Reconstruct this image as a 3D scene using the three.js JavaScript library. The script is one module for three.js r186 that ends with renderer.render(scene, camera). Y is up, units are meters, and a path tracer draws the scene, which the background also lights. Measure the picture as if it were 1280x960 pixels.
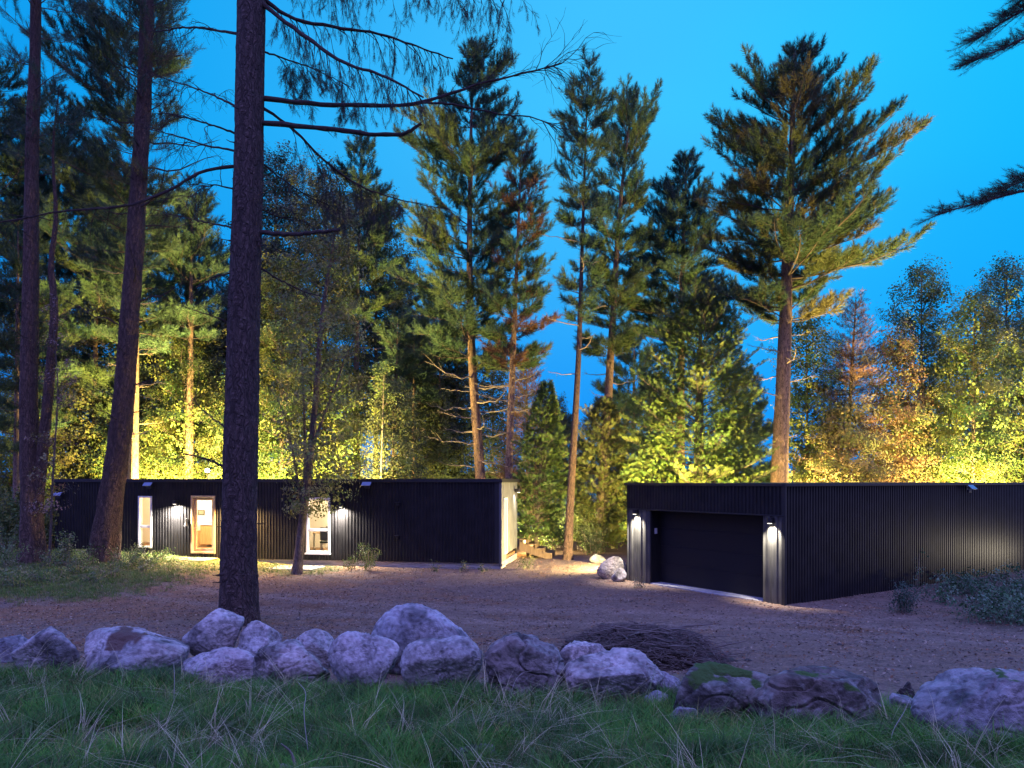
import * as THREE from 'three';
import { mergeGeometries, mergeVertices } from 'three/addons/utils/BufferGeometryUtils.js';
import { RoundedBoxGeometry } from 'three/addons/geometries/RoundedBoxGeometry.js';
import { ImprovedNoise } from 'three/addons/math/ImprovedNoise.js';

// ---------------------------------------------------------------- camera, sky, sun, exposure
const scene = new THREE.Scene();
const F = 930, EYE = 2.95, HORIZON = 600;            // focal length and horizon in pixels of the 1280 x 960 photograph; eye height over the yard
const camera = new THREE.PerspectiveCamera(2 * Math.atan(480 / F) * 180 / Math.PI, 1280 / 960, 0.1, 2000);
camera.position.set(0, EYE, 0);
camera.lookAt(0, EYE, -10);
camera.setViewOffset(1280, 960, 0, 480 - HORIZON, 1280, 960);
const renderer = new THREE.WebGLRenderer({ antialias: true });
renderer.toneMapping = THREE.LinearToneMapping;
renderer.toneMappingExposure = 1;
renderer.shadowMap.enabled = true;
renderer.shadowMap.type = THREE.PCFSoftShadowMap;

const sstep = (a, b, x) => { const t = Math.min(1, Math.max(0, (x - a) / (b - a))); return t * t * (3 - 2 * t); };
const mix = (a, b, t) => a + (b - a) * t;
const perlin = new ImprovedNoise();
const noise = (x, y, z = 0) => perlin.noise(x + 37.3, y + 11.7, z + 5.1);
{ // dusk sky: clear cyan blue ahead, lavender afterglow on the side behind the camera
  const W = 512, H = 256, data = new Float32Array(W * H * 4), fv = new THREE.Vector3(0, 0.24, -0.97);
  for (let j = 0; j < H; j++) for (let i = 0; i < W; i++) {
    const v = (j + 0.5) / H, u = (i + 0.5) / W, el = (v - 0.5) * Math.PI, az = (u - 0.5) * 2 * Math.PI;
    const x = Math.cos(el) * Math.cos(az), y = Math.sin(el), z = Math.cos(el) * Math.sin(az);
    const f = sstep(0.05, 0.75, x * fv.x + y * fv.y + z * fv.z);
    const up = sstep(0.0, 0.42, y), right = sstep(-0.55, 0.35, x - 0.1 * y);
    const g = mix(0.25, 0.36, up) + 0.16 * right * (0.4 + 0.6 * up), b = mix(0.84, 0.90, up) + 0.17 * right;
    const high = sstep(0.15, 0.9, y), back = [mix(0.30, 0.60, high), mix(0.31, 0.64, high), mix(1.0, 2.55, high)];
    const drift = 1 + 0.10 * noise(x * 2.2, y * 4.5, z * 2.2) + 0.04 * noise(x * 6, y * 14, z * 6), pale = 0.045 * up * sstep(0.55, 0.0, Math.abs(x - 0.08));
    const c = [mix(back[0], 0.006 + pale, f), mix(back[1], g * drift + pale * 1.2, f), mix(back[2], b * (0.5 + 0.5 * drift), f)], at = (j * W + i) * 4;
    const low = y < 0 ? 0.25 : 1;
    data[at] = c[0] * low; data[at + 1] = c[1] * low; data[at + 2] = c[2] * low; data[at + 3] = 1;
  }
  const sky = new THREE.DataTexture(data, W, H, THREE.RGBAFormat, THREE.FloatType);
  sky.mapping = THREE.EquirectangularReflectionMapping; sky.magFilter = THREE.LinearFilter; sky.needsUpdate = true;
  scene.background = sky; scene.environment = sky;
}
const glow = new THREE.DirectionalLight(new THREE.Color().setRGB(0.66, 0.62, 1.0), 0.45);   // the last afterglow, high behind the camera
glow.position.set(9, 40, 8); glow.target.position.set(0, 0, -16); glow.shadow.radius = 70; glow.castShadow = true;
glow.shadow.mapSize.set(2048, 2048);
Object.assign(glow.shadow.camera, { left: -40, right: 40, top: 40, bottom: -40, near: 1, far: 140 });
scene.add(glow, glow.target);

// ---------------------------------------------------------------- helpers
const V = (x, y, z) => new THREE.Vector3(x, y, z);
const UPV = V(0, 1, 0);
function rng(a) { a = (a * 2654435761) >>> 0; return () => { a = (a + 0x6d2b79f5) | 0; let t = Math.imul(a ^ (a >>> 15), 1 | a); t = (t + Math.imul(t ^ (t >>> 7), 61 | t)) ^ t; return ((t ^ (t >>> 14)) >>> 0) / 4294967296; }; }
const fbm = (x, y, z, n = 4) => { let s = 0, a = 1, t = 0; for (let i = 0; i < n; i++) { s += a * noise(x, y, z); t += a; a *= 0.5; x *= 2.03; y *= 2.03; z *= 2.03; } return s / t; };
const lin = (r, g, b) => new THREE.Color().setRGB(r, g, b);
const P = (px, py, d) => V((px - 640) / F * d, EYE + (HORIZON - py) / F * d, -d);       // photo pixel at a distance that comes from what the thing stands on

function groundY(x, z) {
  const d = -z;
  let y = 1.25 - 0.0833 * d;
  y = 0.5 * (y + Math.sqrt(y * y + 0.012)) - 0.004;                                // the bank runs out into the yard
  y += 0.42 * sstep(-6, -16, x) * sstep(15, 24, d);
  y -= 3.6 * sstep(44, 62, d);
  y += 0.035 * noise(x * 0.35, z * 0.35) + 0.012 * noise(x * 1.7, z * 1.7, 3);
  return y;
}
const dAt = (py) => 1.7 / ((py - HORIZON) / F - 0.0833);                              // distance at which the bank is seen at this height of the photo
const onGround = (x, z, dy = 0) => V(x, groundY(x, z) + dy, z);

const taken = {};
function numbered(name) { const n = taken[name] = (taken[name] ?? -1) + 1; return n ? name + '_' + String(n).padStart(3, '0') : name; }
function shade(o) { o.traverse((m) => { if (m.isMesh) { m.castShadow = true; m.receiveShadow = true; } }); return o; }
function thing(name, label, category, pos = V(0, 0, 0), turn = 0, group) {
  const o = new THREE.Group(); o.name = numbered(name); o.position.copy(pos); o.rotation.y = turn; o.userData = { label, category };
  if (group) o.userData.group = group;
  scene.add(o); return o;
}
function part(name, geo, mat, parent, pos, label) {
  const m = new THREE.Mesh(geo, mat); m.name = name; if (pos) m.position.copy(pos); if (label) m.userData.label = label;
  m.castShadow = m.receiveShadow = true; parent.add(m); return m;
}
const box = (x0, x1, y0, y1, z0, z1) => new THREE.BoxGeometry(x1 - x0, y1 - y0, z1 - z0).translate((x0 + x1) / 2, (y0 + y1) / 2, (z0 + z1) / 2);
const rbox = (x0, x1, y0, y1, z0, z1, r = 0.01) => new RoundedBoxGeometry(x1 - x0, y1 - y0, z1 - z0, 2, r).translate((x0 + x1) / 2, (y0 + y1) / 2, (z0 + z1) / 2);
const join = (a) => mergeGeometries(a.map((g) => (g.index ? g.toNonIndexed() : g)), false);

class Shape3 {                                       // collects tubes and free triangles into one geometry with uv in metres
  constructor() { this.p = []; this.n = []; this.u = []; this.i = []; }
  tube(pts, rads, sides = 5, relief) {
    const start = this.p.length / 3, N = pts.length; let t = V(0, 0, 0), side = V(1, 0, 0), len = 0;
    for (let k = 0; k < N; k++) {
      t.subVectors(pts[Math.min(N - 1, k + 1)], pts[Math.max(0, k - 1)]).normalize();
      if (k === 0 && Math.abs(t.x) > 0.9) side.set(0, 0, 1);
      side.addScaledVector(t, -side.dot(t)).normalize();
      const b = V(0, 0, 0).crossVectors(t, side);
      if (k) len += pts[k].distanceTo(pts[k - 1]);
      for (let s = 0; s <= sides; s++) {
        const a = s / sides * Math.PI * 2, ca = Math.cos(a), sa = Math.sin(a);
        const nx = side.x * ca + b.x * sa, ny = side.y * ca + b.y * sa, nz = side.z * ca + b.z * sa;
        let r = rads[k]; if (relief) r *= 1 + relief(s === sides ? 0 : a, len, k / (N - 1));
        this.p.push(pts[k].x + nx * r, pts[k].y + ny * r, pts[k].z + nz * r); this.n.push(nx, ny, nz);
        this.u.push(s / sides * Math.max(1, Math.round(rads[0] * 6.28 / 1.15)), len / 1.9);
      }
    }
    for (let k = 0; k < N - 1; k++) for (let s = 0; s < sides; s++) {
      const a = start + k * (sides + 1) + s, c = a + sides + 1;
      this.i.push(a, a + 1, c, a + 1, c + 1, c);
    }
    const cap = this.p.length / 3, e = pts[N - 1];
    this.p.push(e.x, e.y, e.z); this.n.push(t.x, t.y, t.z); this.u.push(0, len);
    for (let s = 0; s < sides; s++) this.i.push(start + (N - 1) * (sides + 1) + s, start + (N - 1) * (sides + 1) + s + 1, cap);
    return this;
  }
  tri(a, b, c, n) { const s = this.p.length / 3; for (const q of [a, b, c]) { this.p.push(q.x, q.y, q.z); this.n.push(n.x, n.y, n.z); this.u.push(0, 0); } this.i.push(s, s + 1, s + 2); return this; }
  get empty() { return !this.i.length; }
  build(smooth) {
    const g = new THREE.BufferGeometry();
    g.setAttribute('position', new THREE.Float32BufferAttribute(this.p, 3)); g.setAttribute('normal', new THREE.Float32BufferAttribute(this.n, 3));
    g.setAttribute('uv', new THREE.Float32BufferAttribute(this.u, 2)); g.setIndex(this.i);
    if (smooth) g.computeVertexNormals();
    return g;
  }
}
const bend = (pts, n) => new THREE.CatmullRomCurve3(pts, false, 'centripetal').getPoints(n);

// ---------------------------------------------------------------- textures and materials
function tileNoise(period, seed) {                    // periodic value noise
  const R = rng(seed), t = Float32Array.from({ length: period * period }, () => R());
  return (x, y) => { const xi = Math.floor(x), yi = Math.floor(y); let fx = x - xi, fy = y - yi; fx = fx * fx * (3 - 2 * fx); fy = fy * fy * (3 - 2 * fy);
    const m = (a) => ((a % period) + period) % period, a = m(xi), b = m(xi + 1), c = m(yi) * period, e = m(yi + 1) * period;
    return mix(mix(t[c + a], t[c + b], fx), mix(t[e + a], t[e + b], fx), fy); };
}
function texture(size, f, srgb) {
  const data = new Uint8Array(size * size * 4);
  for (let j = 0; j < size; j++) for (let i = 0; i < size; i++) { const c = f(i / size, j / size), at = (j * size + i) * 4; for (let k = 0; k < 3; k++) data[at + k] = Math.max(0, Math.min(255, Math.round(255 * (c.length ? c[k] : c)))); data[at + 3] = 255; }
  const t = new THREE.DataTexture(data, size, size); t.wrapS = t.wrapT = THREE.RepeatWrapping; t.magFilter = THREE.LinearFilter; t.minFilter = THREE.LinearMipmapLinearFilter; t.generateMipmaps = true;
  if (srgb) t.colorSpace = THREE.SRGBColorSpace; t.needsUpdate = true; return t;
}
const n8 = tileNoise(8, 1), n16 = tileNoise(16, 2), n32 = tileNoise(32, 3), n64 = tileNoise(64, 4), n128 = tileNoise(128, 5), n256 = tileNoise(256, 6);
const barkH = (u, v) => { const w = (n8(u * 8, v * 8) - 0.5) * 0.1 + (n32(u * 32, v * 32) - 0.5) * 0.05, y = v + (n16(u * 16, v * 16) - 0.5) * 0.06; const f = Math.abs(n32((u + w) * 32, y * 8 + 3) * 2 - 1), g = Math.abs(n64((u + w) * 64, y * 32) * 2 - 1); return Math.min(1, 0.15 + 0.75 * Math.pow(Math.min(f * 1.9, 1), 0.6) * (0.55 + 0.45 * Math.min(1, g * 2)) + 0.2 * (n128(u * 128, v * 64) - 0.5)); };
const barkBump = texture(512, barkH);
const barkMap = texture(512, (u, v) => { const h = barkH(u, v), k = 0.40 + 0.58 * h, l = n16(u * 16, v * 16) > 0.8 ? 0.08 : 0; return [k + l * 0.5, k * 0.97 + l, k * 0.95 + l * 0.8]; }, true);
const grit = (u, v) => 0.5 + 0.3 * (n256(u * 256, v * 256) - 0.5) + 0.35 * (n128(u * 128, v * 128) - 0.5) + 0.35 * (n64(u * 64, v * 64) - 0.5) + 0.2 * (n16(u * 16, v * 16) - 0.5);
const gritBump = texture(1024, grit);
const gritMap = texture(1024, (u, v) => { const g = grit(u, v), s = n256(u * 256 + 9, v * 256 + 3); const k = 0.5 + 0.84 * g, w = s > 0.86 ? 0.22 : s < 0.1 ? -0.18 : 0; return [k + w, k + w * 0.95 - 0.01, k + w * 0.9 - 0.02]; }, true);
const dustMap = texture(512, (u, v) => { const k = 0.66 + 0.2 * n8(u * 8, v * 8) + 0.16 * n64(u * 64, v * 8) + 0.06 * (n128(u * 128, v * 128) - 0.5); return [k, k, k]; }, true);
const woodMap = texture(512, (u, v) => { const k = 0.72 + 0.2 * n64(u * 64, v * 4) + 0.1 * n128(u * 128, v * 8); return [k, k * 0.96, k * 0.92]; }, true);

const std = (c, roughness = 0.8, more = {}) => new THREE.MeshStandardMaterial({ color: c, roughness, ...more });
const M = {
  barkDark: std(lin(0.14, 0.10, 0.09), 0.95, { map: barkMap, bumpMap: barkBump, bumpScale: 0.06 }),
  barkRed: std(lin(0.36, 0.255, 0.19), 0.95, { map: barkMap, bumpMap: barkBump, bumpScale: 0.008 }),
  barkOld: std(lin(0.17, 0.11, 0.085), 0.95, { map: barkMap, bumpMap: barkBump, bumpScale: 0.05 }),
  barkGrey: std(lin(0.20, 0.165, 0.135), 0.95, { map: barkMap, bumpMap: barkBump, bumpScale: 0.01 }),
  barkPale: std(lin(0.42, 0.38, 0.33), 0.9, { map: barkMap }),
  twig: std(lin(0.085, 0.065, 0.06), 0.95), deadTwig: std(lin(0.26, 0.2, 0.16), 0.95), darkLimb: std(lin(0.10, 0.075, 0.07), 0.95, { map: barkMap, bumpMap: barkBump, bumpScale: 0.012 }),
  needle: std(lin(1, 1, 1), 0.7), straw: std(lin(1, 1, 1), 0.9),
  leaf: new THREE.MeshPhysicalMaterial({ color: lin(1, 1, 1), roughness: 0.75, transmission: 0.3, thickness: 0 }),
  blade: std(lin(1, 1, 1), 0.75),
  ground: std(lin(1, 1, 1), 0.97, { vertexColors: true, map: gritMap, bumpMap: gritBump, bumpScale: 0.03 }),
  rock: std(lin(1, 1, 1), 0.92, { vertexColors: true, bumpMap: gritBump, bumpScale: 0.009 }),
  cladding: new THREE.MeshPhysicalMaterial({ color: lin(0.024, 0.023, 0.025), roughness: 0.42, specularIntensity: 0.45, map: dustMap }),
  grooved: new THREE.MeshPhysicalMaterial({ color: lin(0.014, 0.014, 0.017), roughness: 0.6, specularIntensity: 0.4 }),
  pillarMetal: std(lin(0.10, 0.098, 0.092), 0.45, { map: dustMap }),
  endMetal: std(lin(0.13, 0.137, 0.145), 0.55, { map: dustMap }),
  trim: std(lin(0.012, 0.012, 0.014), 0.5), concrete: std(lin(0.38, 0.37, 0.36), 0.9, { map: gritMap }), sill: std(lin(0.5, 0.5, 0.52), 0.7, { map: dustMap }),
  frameWood: std(lin(0.52, 0.40, 0.26), 0.6, { map: woodMap }), frameWhite: std(lin(0.75, 0.73, 0.68), 0.5), deckWood: std(lin(0.42, 0.33, 0.23), 0.8, { map: woodMap }),
  plaster: std(lin(0.72, 0.68, 0.58), 0.9), floorWood: std(lin(0.32, 0.2, 0.1), 0.5, { map: woodMap }), cabinet: std(lin(0.62, 0.42, 0.2), 0.5, { map: woodMap }), counter: std(lin(0.7, 0.7, 0.68), 0.3), dark: std(lin(0.03, 0.03, 0.035), 0.5), steel: std(lin(0.5, 0.5, 0.5), 0.3, { metalness: 0.9 }),
  chair: std(lin(0.05, 0.055, 0.04), 0.8), print: std(lin(0.2, 0.21, 0.16), 0.8), paper: std(lin(0.7, 0.68, 0.6), 0.9),
  glass: new THREE.MeshPhysicalMaterial({ color: lin(1, 1, 1), roughness: 0.0, transmission: 1, thickness: 0, ior: 1.5 }),
  solar: std(lin(0.16, 0.2, 0.3), 0.15), plasticWhite: std(lin(0.6, 0.6, 0.62), 0.4),
};
const lampGlow = (c, k) => new THREE.MeshStandardMaterial({ color: lin(0.8, 0.8, 0.8), emissive: c, emissiveIntensity: k, roughness: 0.5 });
const WARM = lin(1, 0.71, 0.2), WHITE = lin(1, 0.9, 0.74), AMBER = lin(1, 0.62, 0.22);

// ---------------------------------------------------------------- ground, water
{
  const xs = [], ds = [];
  for (let x = -20; x <= 20.001; x += 0.13) xs.push(x);
  for (let k = 0, s = 0.3; k < 28; k++, s *= 1.22) { xs.push(xs[xs.length - 1] + s); xs.unshift(xs[0] - s); }
  for (let d = -8; d < 3; d += 0.5) ds.push(d);
  for (let d = 3; d < 30; d += 0.13) ds.push(d);
  for (let k = 0, s = 0.25; k < 45; k++, s *= 1.08) ds.push(ds[ds.length - 1] + s);
  const p = [], u = [], c = [], idx = [], W = xs.length;
  const drive = [0.215, 0.145, 0.105], duff = [0.24, 0.12, 0.06], soil = [0.075, 0.065, 0.04], green = [0.08, 0.12, 0.035], pale = [0.31, 0.225, 0.175];
  for (const d of ds) for (const x of xs) {
    const z = -d, y = groundY(x, z) + (d > 3 && d < 30 ? 0.008 * noise(x * 5, z * 5, 9) : 0);
    p.push(x, y, z); u.push(x / 2.6, d / 2.6);
    const a = fbm(x * 0.5, z * 0.5, 1), b = fbm(x * 2.2, z * 2.2, 4), e = noise(x * 7, z * 7, 8);
    const needles = sstep(0.0, 0.35, a * 0.8 + b * 0.9 + 0.55 * sstep(-1, -8, x) * sstep(10, 20, d) - 0.1);
    const dry = sstep(0.1, 0.5, fbm(x * 0.9 + z * 0.3, z * 1.6, 7) + 0.4 * e);
    const bank = sstep(0.45, -0.45, d - bankEdge(x) + 0.8 * b), lawn = lawnAt(x, d, b), wood = sstep(27, 31, d + b), weed = weedAt(x, d, b);
    const lane = trackAt(x, d) + 0.25 * b, track = lane1(lane - 0.8) + lane1(lane + 0.8), ridge = Math.exp(-Math.pow(lane / 0.28, 2)) * sstep(-0.1, 0.3, a + b) + 0.5 * sstep(0.18, 0.42, fbm(x * 1.3 + 40, z * 1.3, 2));
    for (let k = 0; k < 3; k++) {
      let q = mix(drive[k], pale[k], Math.min(1, dry * 0.5 + track * 0.55)); q = mix(q, duff[k], needles * 0.8 * (1 - 0.75 * track)); q = mix(q, duff[k] * 0.62, ridge * 0.6); q *= 1 + 0.22 * e + 0.25 * b;
      q = mix(q, soil[k], bank * 0.9); q = mix(q, green[k], lawn * 0.75); q = mix(q, duff[k] * 0.75, wood * 0.8); q = mix(q, soil[k], weed * 0.85);
      c.push(Math.max(0.01, q));
    }
  }
  for (let j = 0; j < ds.length - 1; j++) for (let i = 0; i < W - 1; i++) { const a = j * W + i; idx.push(a, a + 1, a + W, a + 1, a + W + 1, a + W); }
  const g = new THREE.BufferGeometry();
  g.setAttribute('position', new THREE.Float32BufferAttribute(p, 3)); g.setAttribute('uv', new THREE.Float32BufferAttribute(u, 2)); g.setAttribute('color', new THREE.Float32BufferAttribute(c, 3)); g.setIndex(idx); g.computeVertexNormals();
  const m = new THREE.Mesh(g, M.ground); m.name = 'ground'; m.userData.kind = 'structure'; m.receiveShadow = true; m.castShadow = true; scene.add(m);
  const w = new THREE.Mesh(new THREE.PlaneGeometry(900, 500, 2, 2).rotateX(-Math.PI / 2), new THREE.MeshPhysicalMaterial({ color: lin(0.01, 0.02, 0.04), roughness: 0.12 }));
  w.name = 'lake_water'; w.position.set(0, -1.8, -302); w.userData.kind = 'structure'; w.receiveShadow = true; scene.add(w);
  const hill = new THREE.BufferGeometry(), hp = [], hi = [], HN = 160;
  for (let i = 0; i <= HN; i++) { const x = mix(-480, 480, i / HN), t = 7 + 5 * fbm(x * 0.008, 2, 2) + 2.4 * noise(x * 0.12, 4, 1) + 1.4 * noise(x * 0.31, 6, 1); hp.push(x, -3, -430, x, Math.max(3, t), -462, x, -3, -520); }
  for (let i = 0; i < HN; i++) { const a = i * 3; hi.push(a, a + 3, a + 1, a + 3, a + 4, a + 1, a + 1, a + 4, a + 2, a + 4, a + 5, a + 2); }
  hill.setAttribute('position', new THREE.Float32BufferAttribute(hp, 3)); hill.setIndex(hi); hill.computeVertexNormals();
  const hm = new THREE.Mesh(hill, std(lin(0.03, 0.05, 0.035), 1)); hm.name = 'far_shore_hills'; hm.userData.kind = 'structure'; hm.castShadow = hm.receiveShadow = true; scene.add(hm);
}
function lane1(v) { return Math.exp(-Math.pow(v / 0.34, 2)); }
function trackAt(x, d) { const c = 15.8 - 0.035 * (x - 2) * (x - 2) - 0.22 * (x - 2); return d - (x < 2 ? 15.8 + 0.02 * (x - 2) * (x - 2) - 0.1 * (x - 2) : c); }   // wheel lanes sweeping past the garage
function bankEdge(x) { return 8.6 + 0.9 * sstep(-1, -6, x) - 1.3 * sstep(1, 4.5, x); }
function lawnAt(x, d, b) { const left = sstep(-8.6, -10.4, x - 0.16 * (d - 22) + 1.8 * b) * sstep(17.2, 18.6, d + 1.5 * b) * sstep(29, 26, d); const door = sstep(2.6, 1.2, Math.hypot((x + 9.6) * 0.6, d - 24.9) + b); const pad = sstep(1.6, 0.6, Math.hypot((x + 7) * 0.8, d - 24.2) + b); return Math.max(left, door * 0.9, pad * 0.7); }
function weedAt(x, d, b) { return sstep(9.2, 10.4, x - 0.3 * (d - 16) + 1.6 * b) * sstep(13.4, 14.8, d - 0.0 * x + 1.4 * b) * sstep(27, 24, d); }

// ---------------------------------------------------------------- house
const HA = 9.5 * Math.PI / 180, hc = Math.cos(HA), hs = Math.sin(HA);
const hx = (px) => ((px - 640) * 24.5 + 344) / (F * hc + (px - 640) * hs);             // photo column -> metres along the front wall
const hD = (x) => 24.5 - x * hs;
const hy = (py, x) => EYE + (HORIZON - py) / F * hD(x);
const HL = -hx(68), HW = 3.7, HTOP = 2.99, HBOT = 0.2;
const housePoint = (x, y, z) => V(-0.37 + x * hc - z * hs, y, -24.5 + x * hs + z * hc);
function corrugated(x0, x1, y0, y1, z, pitch = 0.11, depth = 0.024, phase = 0) {          // one folded sheet facing +z, uv in metres
  const prof = [], f = [[0, 0], [0.36, 0], [0.5, 1], [0.86, 1], [1, 0]];
  prof.push([x0, 0]);
  for (let k = Math.floor((x0 - phase) / pitch); k * pitch + phase < x1; k++) for (const [a, h] of f.slice(0, 4)) { const x = (k + a) * pitch + phase; if (x > x0 + 0.002 && x < x1 - 0.002) prof.push([x, h * depth]); }
  prof.push([x1, 0]);
  const s = new Shape3();
  for (let k = 0; k < prof.length - 1; k++) {
    const [ax, az] = prof[k], [bx, bz] = prof[k + 1], n = V(-(bz - az), 0, bx - ax).normalize(), q = s.p.length / 3;
    for (const [x, y, zz] of [[ax, y0, az], [bx, y0, bz], [bx, y1, bz], [ax, y1, az]]) { s.p.push(x, y, z + zz); s.n.push(n.x, n.y, n.z); s.u.push(x / 2, y / 2); }
    s.i.push(q, q + 1, q + 2, q, q + 2, q + 3);
  }
  return s.build();
}
function frameGeo(x0, x1, y0, y1, z0, z1, w) { return join([rbox(x0, x0 + w, y0, y1, z0, z1, 0.006), rbox(x1 - w, x1, y0, y1, z0, z1, 0.006), rbox(x0 + w, x1 - w, y1 - w, y1, z0 + 0.002, z1 - 0.002, 0.006), rbox(x0 + w, x1 - w, y0, y0 + w, z0 + 0.002, z1 - 0.002, 0.006)]); }
{
  const t = thing('house', 'long low black corrugated metal house with lit windows, wooden door and pale end wall', 'house', V(-0.37, 0, -24.5), -HA);
  const op = [ // x0, x1, y0, y1
    [hx(173), hx(190), hy(684.5, hx(181)), hy(620, hx(181))],
    [hx(239), hx(269), 0.36, hy(619.5, hx(254))],
    [hx(383), hx(412.5), hy(691, hx(398)), hy(622, hx(398))]];
  const wall = (x0, x1, y0, y1, split) => {
    part('wall', box(x0, x1, y0, y1, -0.2, -0.03), M.trim, t);
    const cuts = [x0, ...(split || []).map((q) => Math.round(q / 0.11) * 0.11), x1];
    for (let k = 0; k < cuts.length - 1; k++) part('cladding', corrugated(cuts[k] + (k ? 0.006 : 0), cuts[k + 1], y0, y1, -0.028), M.cladding, t);
  };
  wall(-HL, op[0][0], HBOT, HTOP - 0.1, [-HL + 2.1]); wall(op[0][1], op[1][0], HBOT, HTOP - 0.1); wall(op[1][1], op[2][0], HBOT, HTOP - 0.1, [op[1][1] + 1.7]); wall(op[2][1], -0.06, HBOT, HTOP - 0.1, [hx(470), hx(537)]);
  for (const [x0, x1, y0, y1] of op) { wall(x0, x1, y1, HTOP - 0.1); if (y0 > HBOT + 0.02) wall(x0, x1, HBOT, y0); }
  part('foundation', box(-HL + 0.05, -0.05, -0.8, HBOT - 0.004, -HW + 0.05, -0.07), M.concrete, t);
  part('floor', box(-HL + 0.1, -0.1, HBOT, 0.3, -HW + 0.2, -0.203), M.floorWood, t);
  part('ceiling', box(-HL + 0.1, -0.2, 2.62, 2.68, -HW + 0.2, -0.203), M.plaster, t);
  part('roof', box(-HL - 0.03, 0.03, HTOP - 0.1, HTOP - 0.02, -HW - 0.05, 0.02), M.trim, t);
  part('roof_edge', join([rbox(-HL - 0.05, 0.05, HTOP - 0.12, HTOP, 0.022, 0.045, 0.004), rbox(0.032, 0.055, HTOP - 0.12, HTOP, -HW - 0.06, 0.02, 0.004), rbox(-HL - 0.055, -HL - 0.032, HTOP - 0.12, HTOP, -HW - 0.06, 0.02, 0.004)]), M.trim, t);
  part('rear_wall', box(-HL, -0.06, HBOT, HTOP - 0.1, -HW, -HW + 0.18), M.trim, t);
  part('left_wall', box(-HL, -HL + 0.18, HBOT + 0.001, HTOP - 0.101, -HW + 0.18, -0.2), M.trim, t);
  // end wall: pale ribbed sheet with one narrow white window
  const ew = thingChild('end_wall', t, V(-0.06, 0, 0), Math.PI / 2);                       // own axes: x runs from back to front, z outward
  const w0 = 0.72, w1 = 1.3;
  for (const [a, b, y0, y1] of [[0.0, w0, HBOT, HTOP - 0.1], [w1, HW, 0.42, HTOP - 0.1], [w0, w1, 2.34, HTOP - 0.1], [w0, w1, HBOT, 0.42]]) {
    part('wall', box(a, b, y0, y1, -0.15, 0.0), M.trim, ew); part('cladding', corrugated(a, b, y0, y1, 0.004, 0.26, 0.03), M.endMetal, ew, null, 'pale ribbed metal sheet on the end wall');
  }
  const ewin = part('window', frameGeo(w0, w1, 0.42, 2.34, -0.1, 0.07, 0.07), M.frameWhite, ew); part('pane', box(w0 + 0.07, w1 - 0.07, 0.49, 2.27, -0.02, -0.014), M.glass, ewin);
  part('corner_trim', rbox(-0.055, 0.03, HBOT - 0.1, HTOP - 0.12, -0.07, 0.012, 0.006), M.endMetal, t);
  part('footing', box(-0.05, 0.0, -0.5, HBOT - 0.1, -0.9, 0.0), M.concrete, t);
  // openings
  const wA = op[0], wB = op[2], dr = op[1];
  const win = (o, name, mat, fw, bar) => { const f = part(name, frameGeo(o[0], o[1], o[2], o[3], -0.14, 0.03, fw), mat, t);
    part('mullion', rbox(o[0] + fw, o[1] - fw, bar - 0.045, bar + 0.045, -0.12, 0.012, 0.006), mat, f);
    part('pane', box(o[0] + fw, o[1] - fw, bar + 0.045, o[3] - fw, -0.07, -0.064), M.glass, f); part('pane', box(o[0] + fw, o[1] - fw, o[2] + fw, bar - 0.045, -0.07, -0.064), M.glass, f); return f; };
  win(wA, 'window', M.frameWhite, 0.06, hy(658, hx(181))); const wf = win(wB, 'window', M.frameWhite, 0.065, hy(662.5, hx(398)));
  part('sill', rbox(wB[0] - 0.03, wB[1] + 0.03, wB[2] - 0.06, wB[2] - 0.003, -0.05, 0.09, 0.008), M.frameWhite, wf);
  const jamb = part('door_frame', frameGeo(dr[0], dr[1], dr[2], dr[3], -0.16, 0.035, 0.06), M.frameWood, t);
  const leaf = part('door', frameGeo(dr[0] + 0.065, dr[1] - 0.065, dr[2] + 0.062, dr[3] - 0.065, -0.12, -0.06, 0.1), M.frameWood, t, null, 'glazed wooden entrance door');
  part('pane', box(dr[0] + 0.165, dr[1] - 0.165, dr[2] + 0.162, dr[3] - 0.165, -0.095, -0.087), M.glass, leaf);
  part('handle', join([new THREE.CylinderGeometry(0.012, 0.012, 0.14, 10).rotateZ(Math.PI / 2).translate(dr[0] + 0.16, 1.25, -0.02), new THREE.CylinderGeometry(0.01, 0.01, 0.06, 8).rotateX(Math.PI / 2).translate(dr[0] + 0.11, 1.25, -0.04)]), M.steel, leaf);
  void jamb;
  // rooms
  part('partition', box(hx(320) - 0.05, hx(320) + 0.05, 0.3, 2.62, -HW + 0.18, -0.2), M.plaster, t); part('partition', box(hx(520) - 0.05, hx(520) + 0.05, 0.3, 2.62, -HW + 0.18, -0.2), M.plaster, t);
  part('inner_wall', box(-HL + 0.19, -0.2, 0.302, 2.618, -HW + 0.182, -HW + 0.2), M.plaster, t);
  // vents on the cladding
  for (const [px, py, w] of [[498, 630, 0.13], [497, 671, 0.12]]) { const x = hx(px), y = hy(py, x); part('wall_vent', join([new THREE.CylinderGeometry(w * 0.5, w * 0.55, 0.09, 14).rotateX(Math.PI / 2).translate(x, y, 0.04), rbox(x - w * 0.7, x + w * 0.7, y + w * 0.3, y + w * 0.45, 0.0, 0.14, 0.005)]), M.trim, t); }
  const xw = hx(234), yw = hy(655, xw); part('house_bell', join([new THREE.CylinderGeometry(0.015, 0.07, 0.14, 12).translate(xw, yw, 0.09), rbox(xw - 0.012, xw + 0.012, yw + 0.06, yw + 0.2, 0.0, 0.09, 0.004)]), M.dark, t);
}
function thingChild(name, parent, pos, turn) { const g = new THREE.Group(); g.name = name; g.position.copy(pos); g.rotation.y = turn; parent.add(g); return g; }

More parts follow.
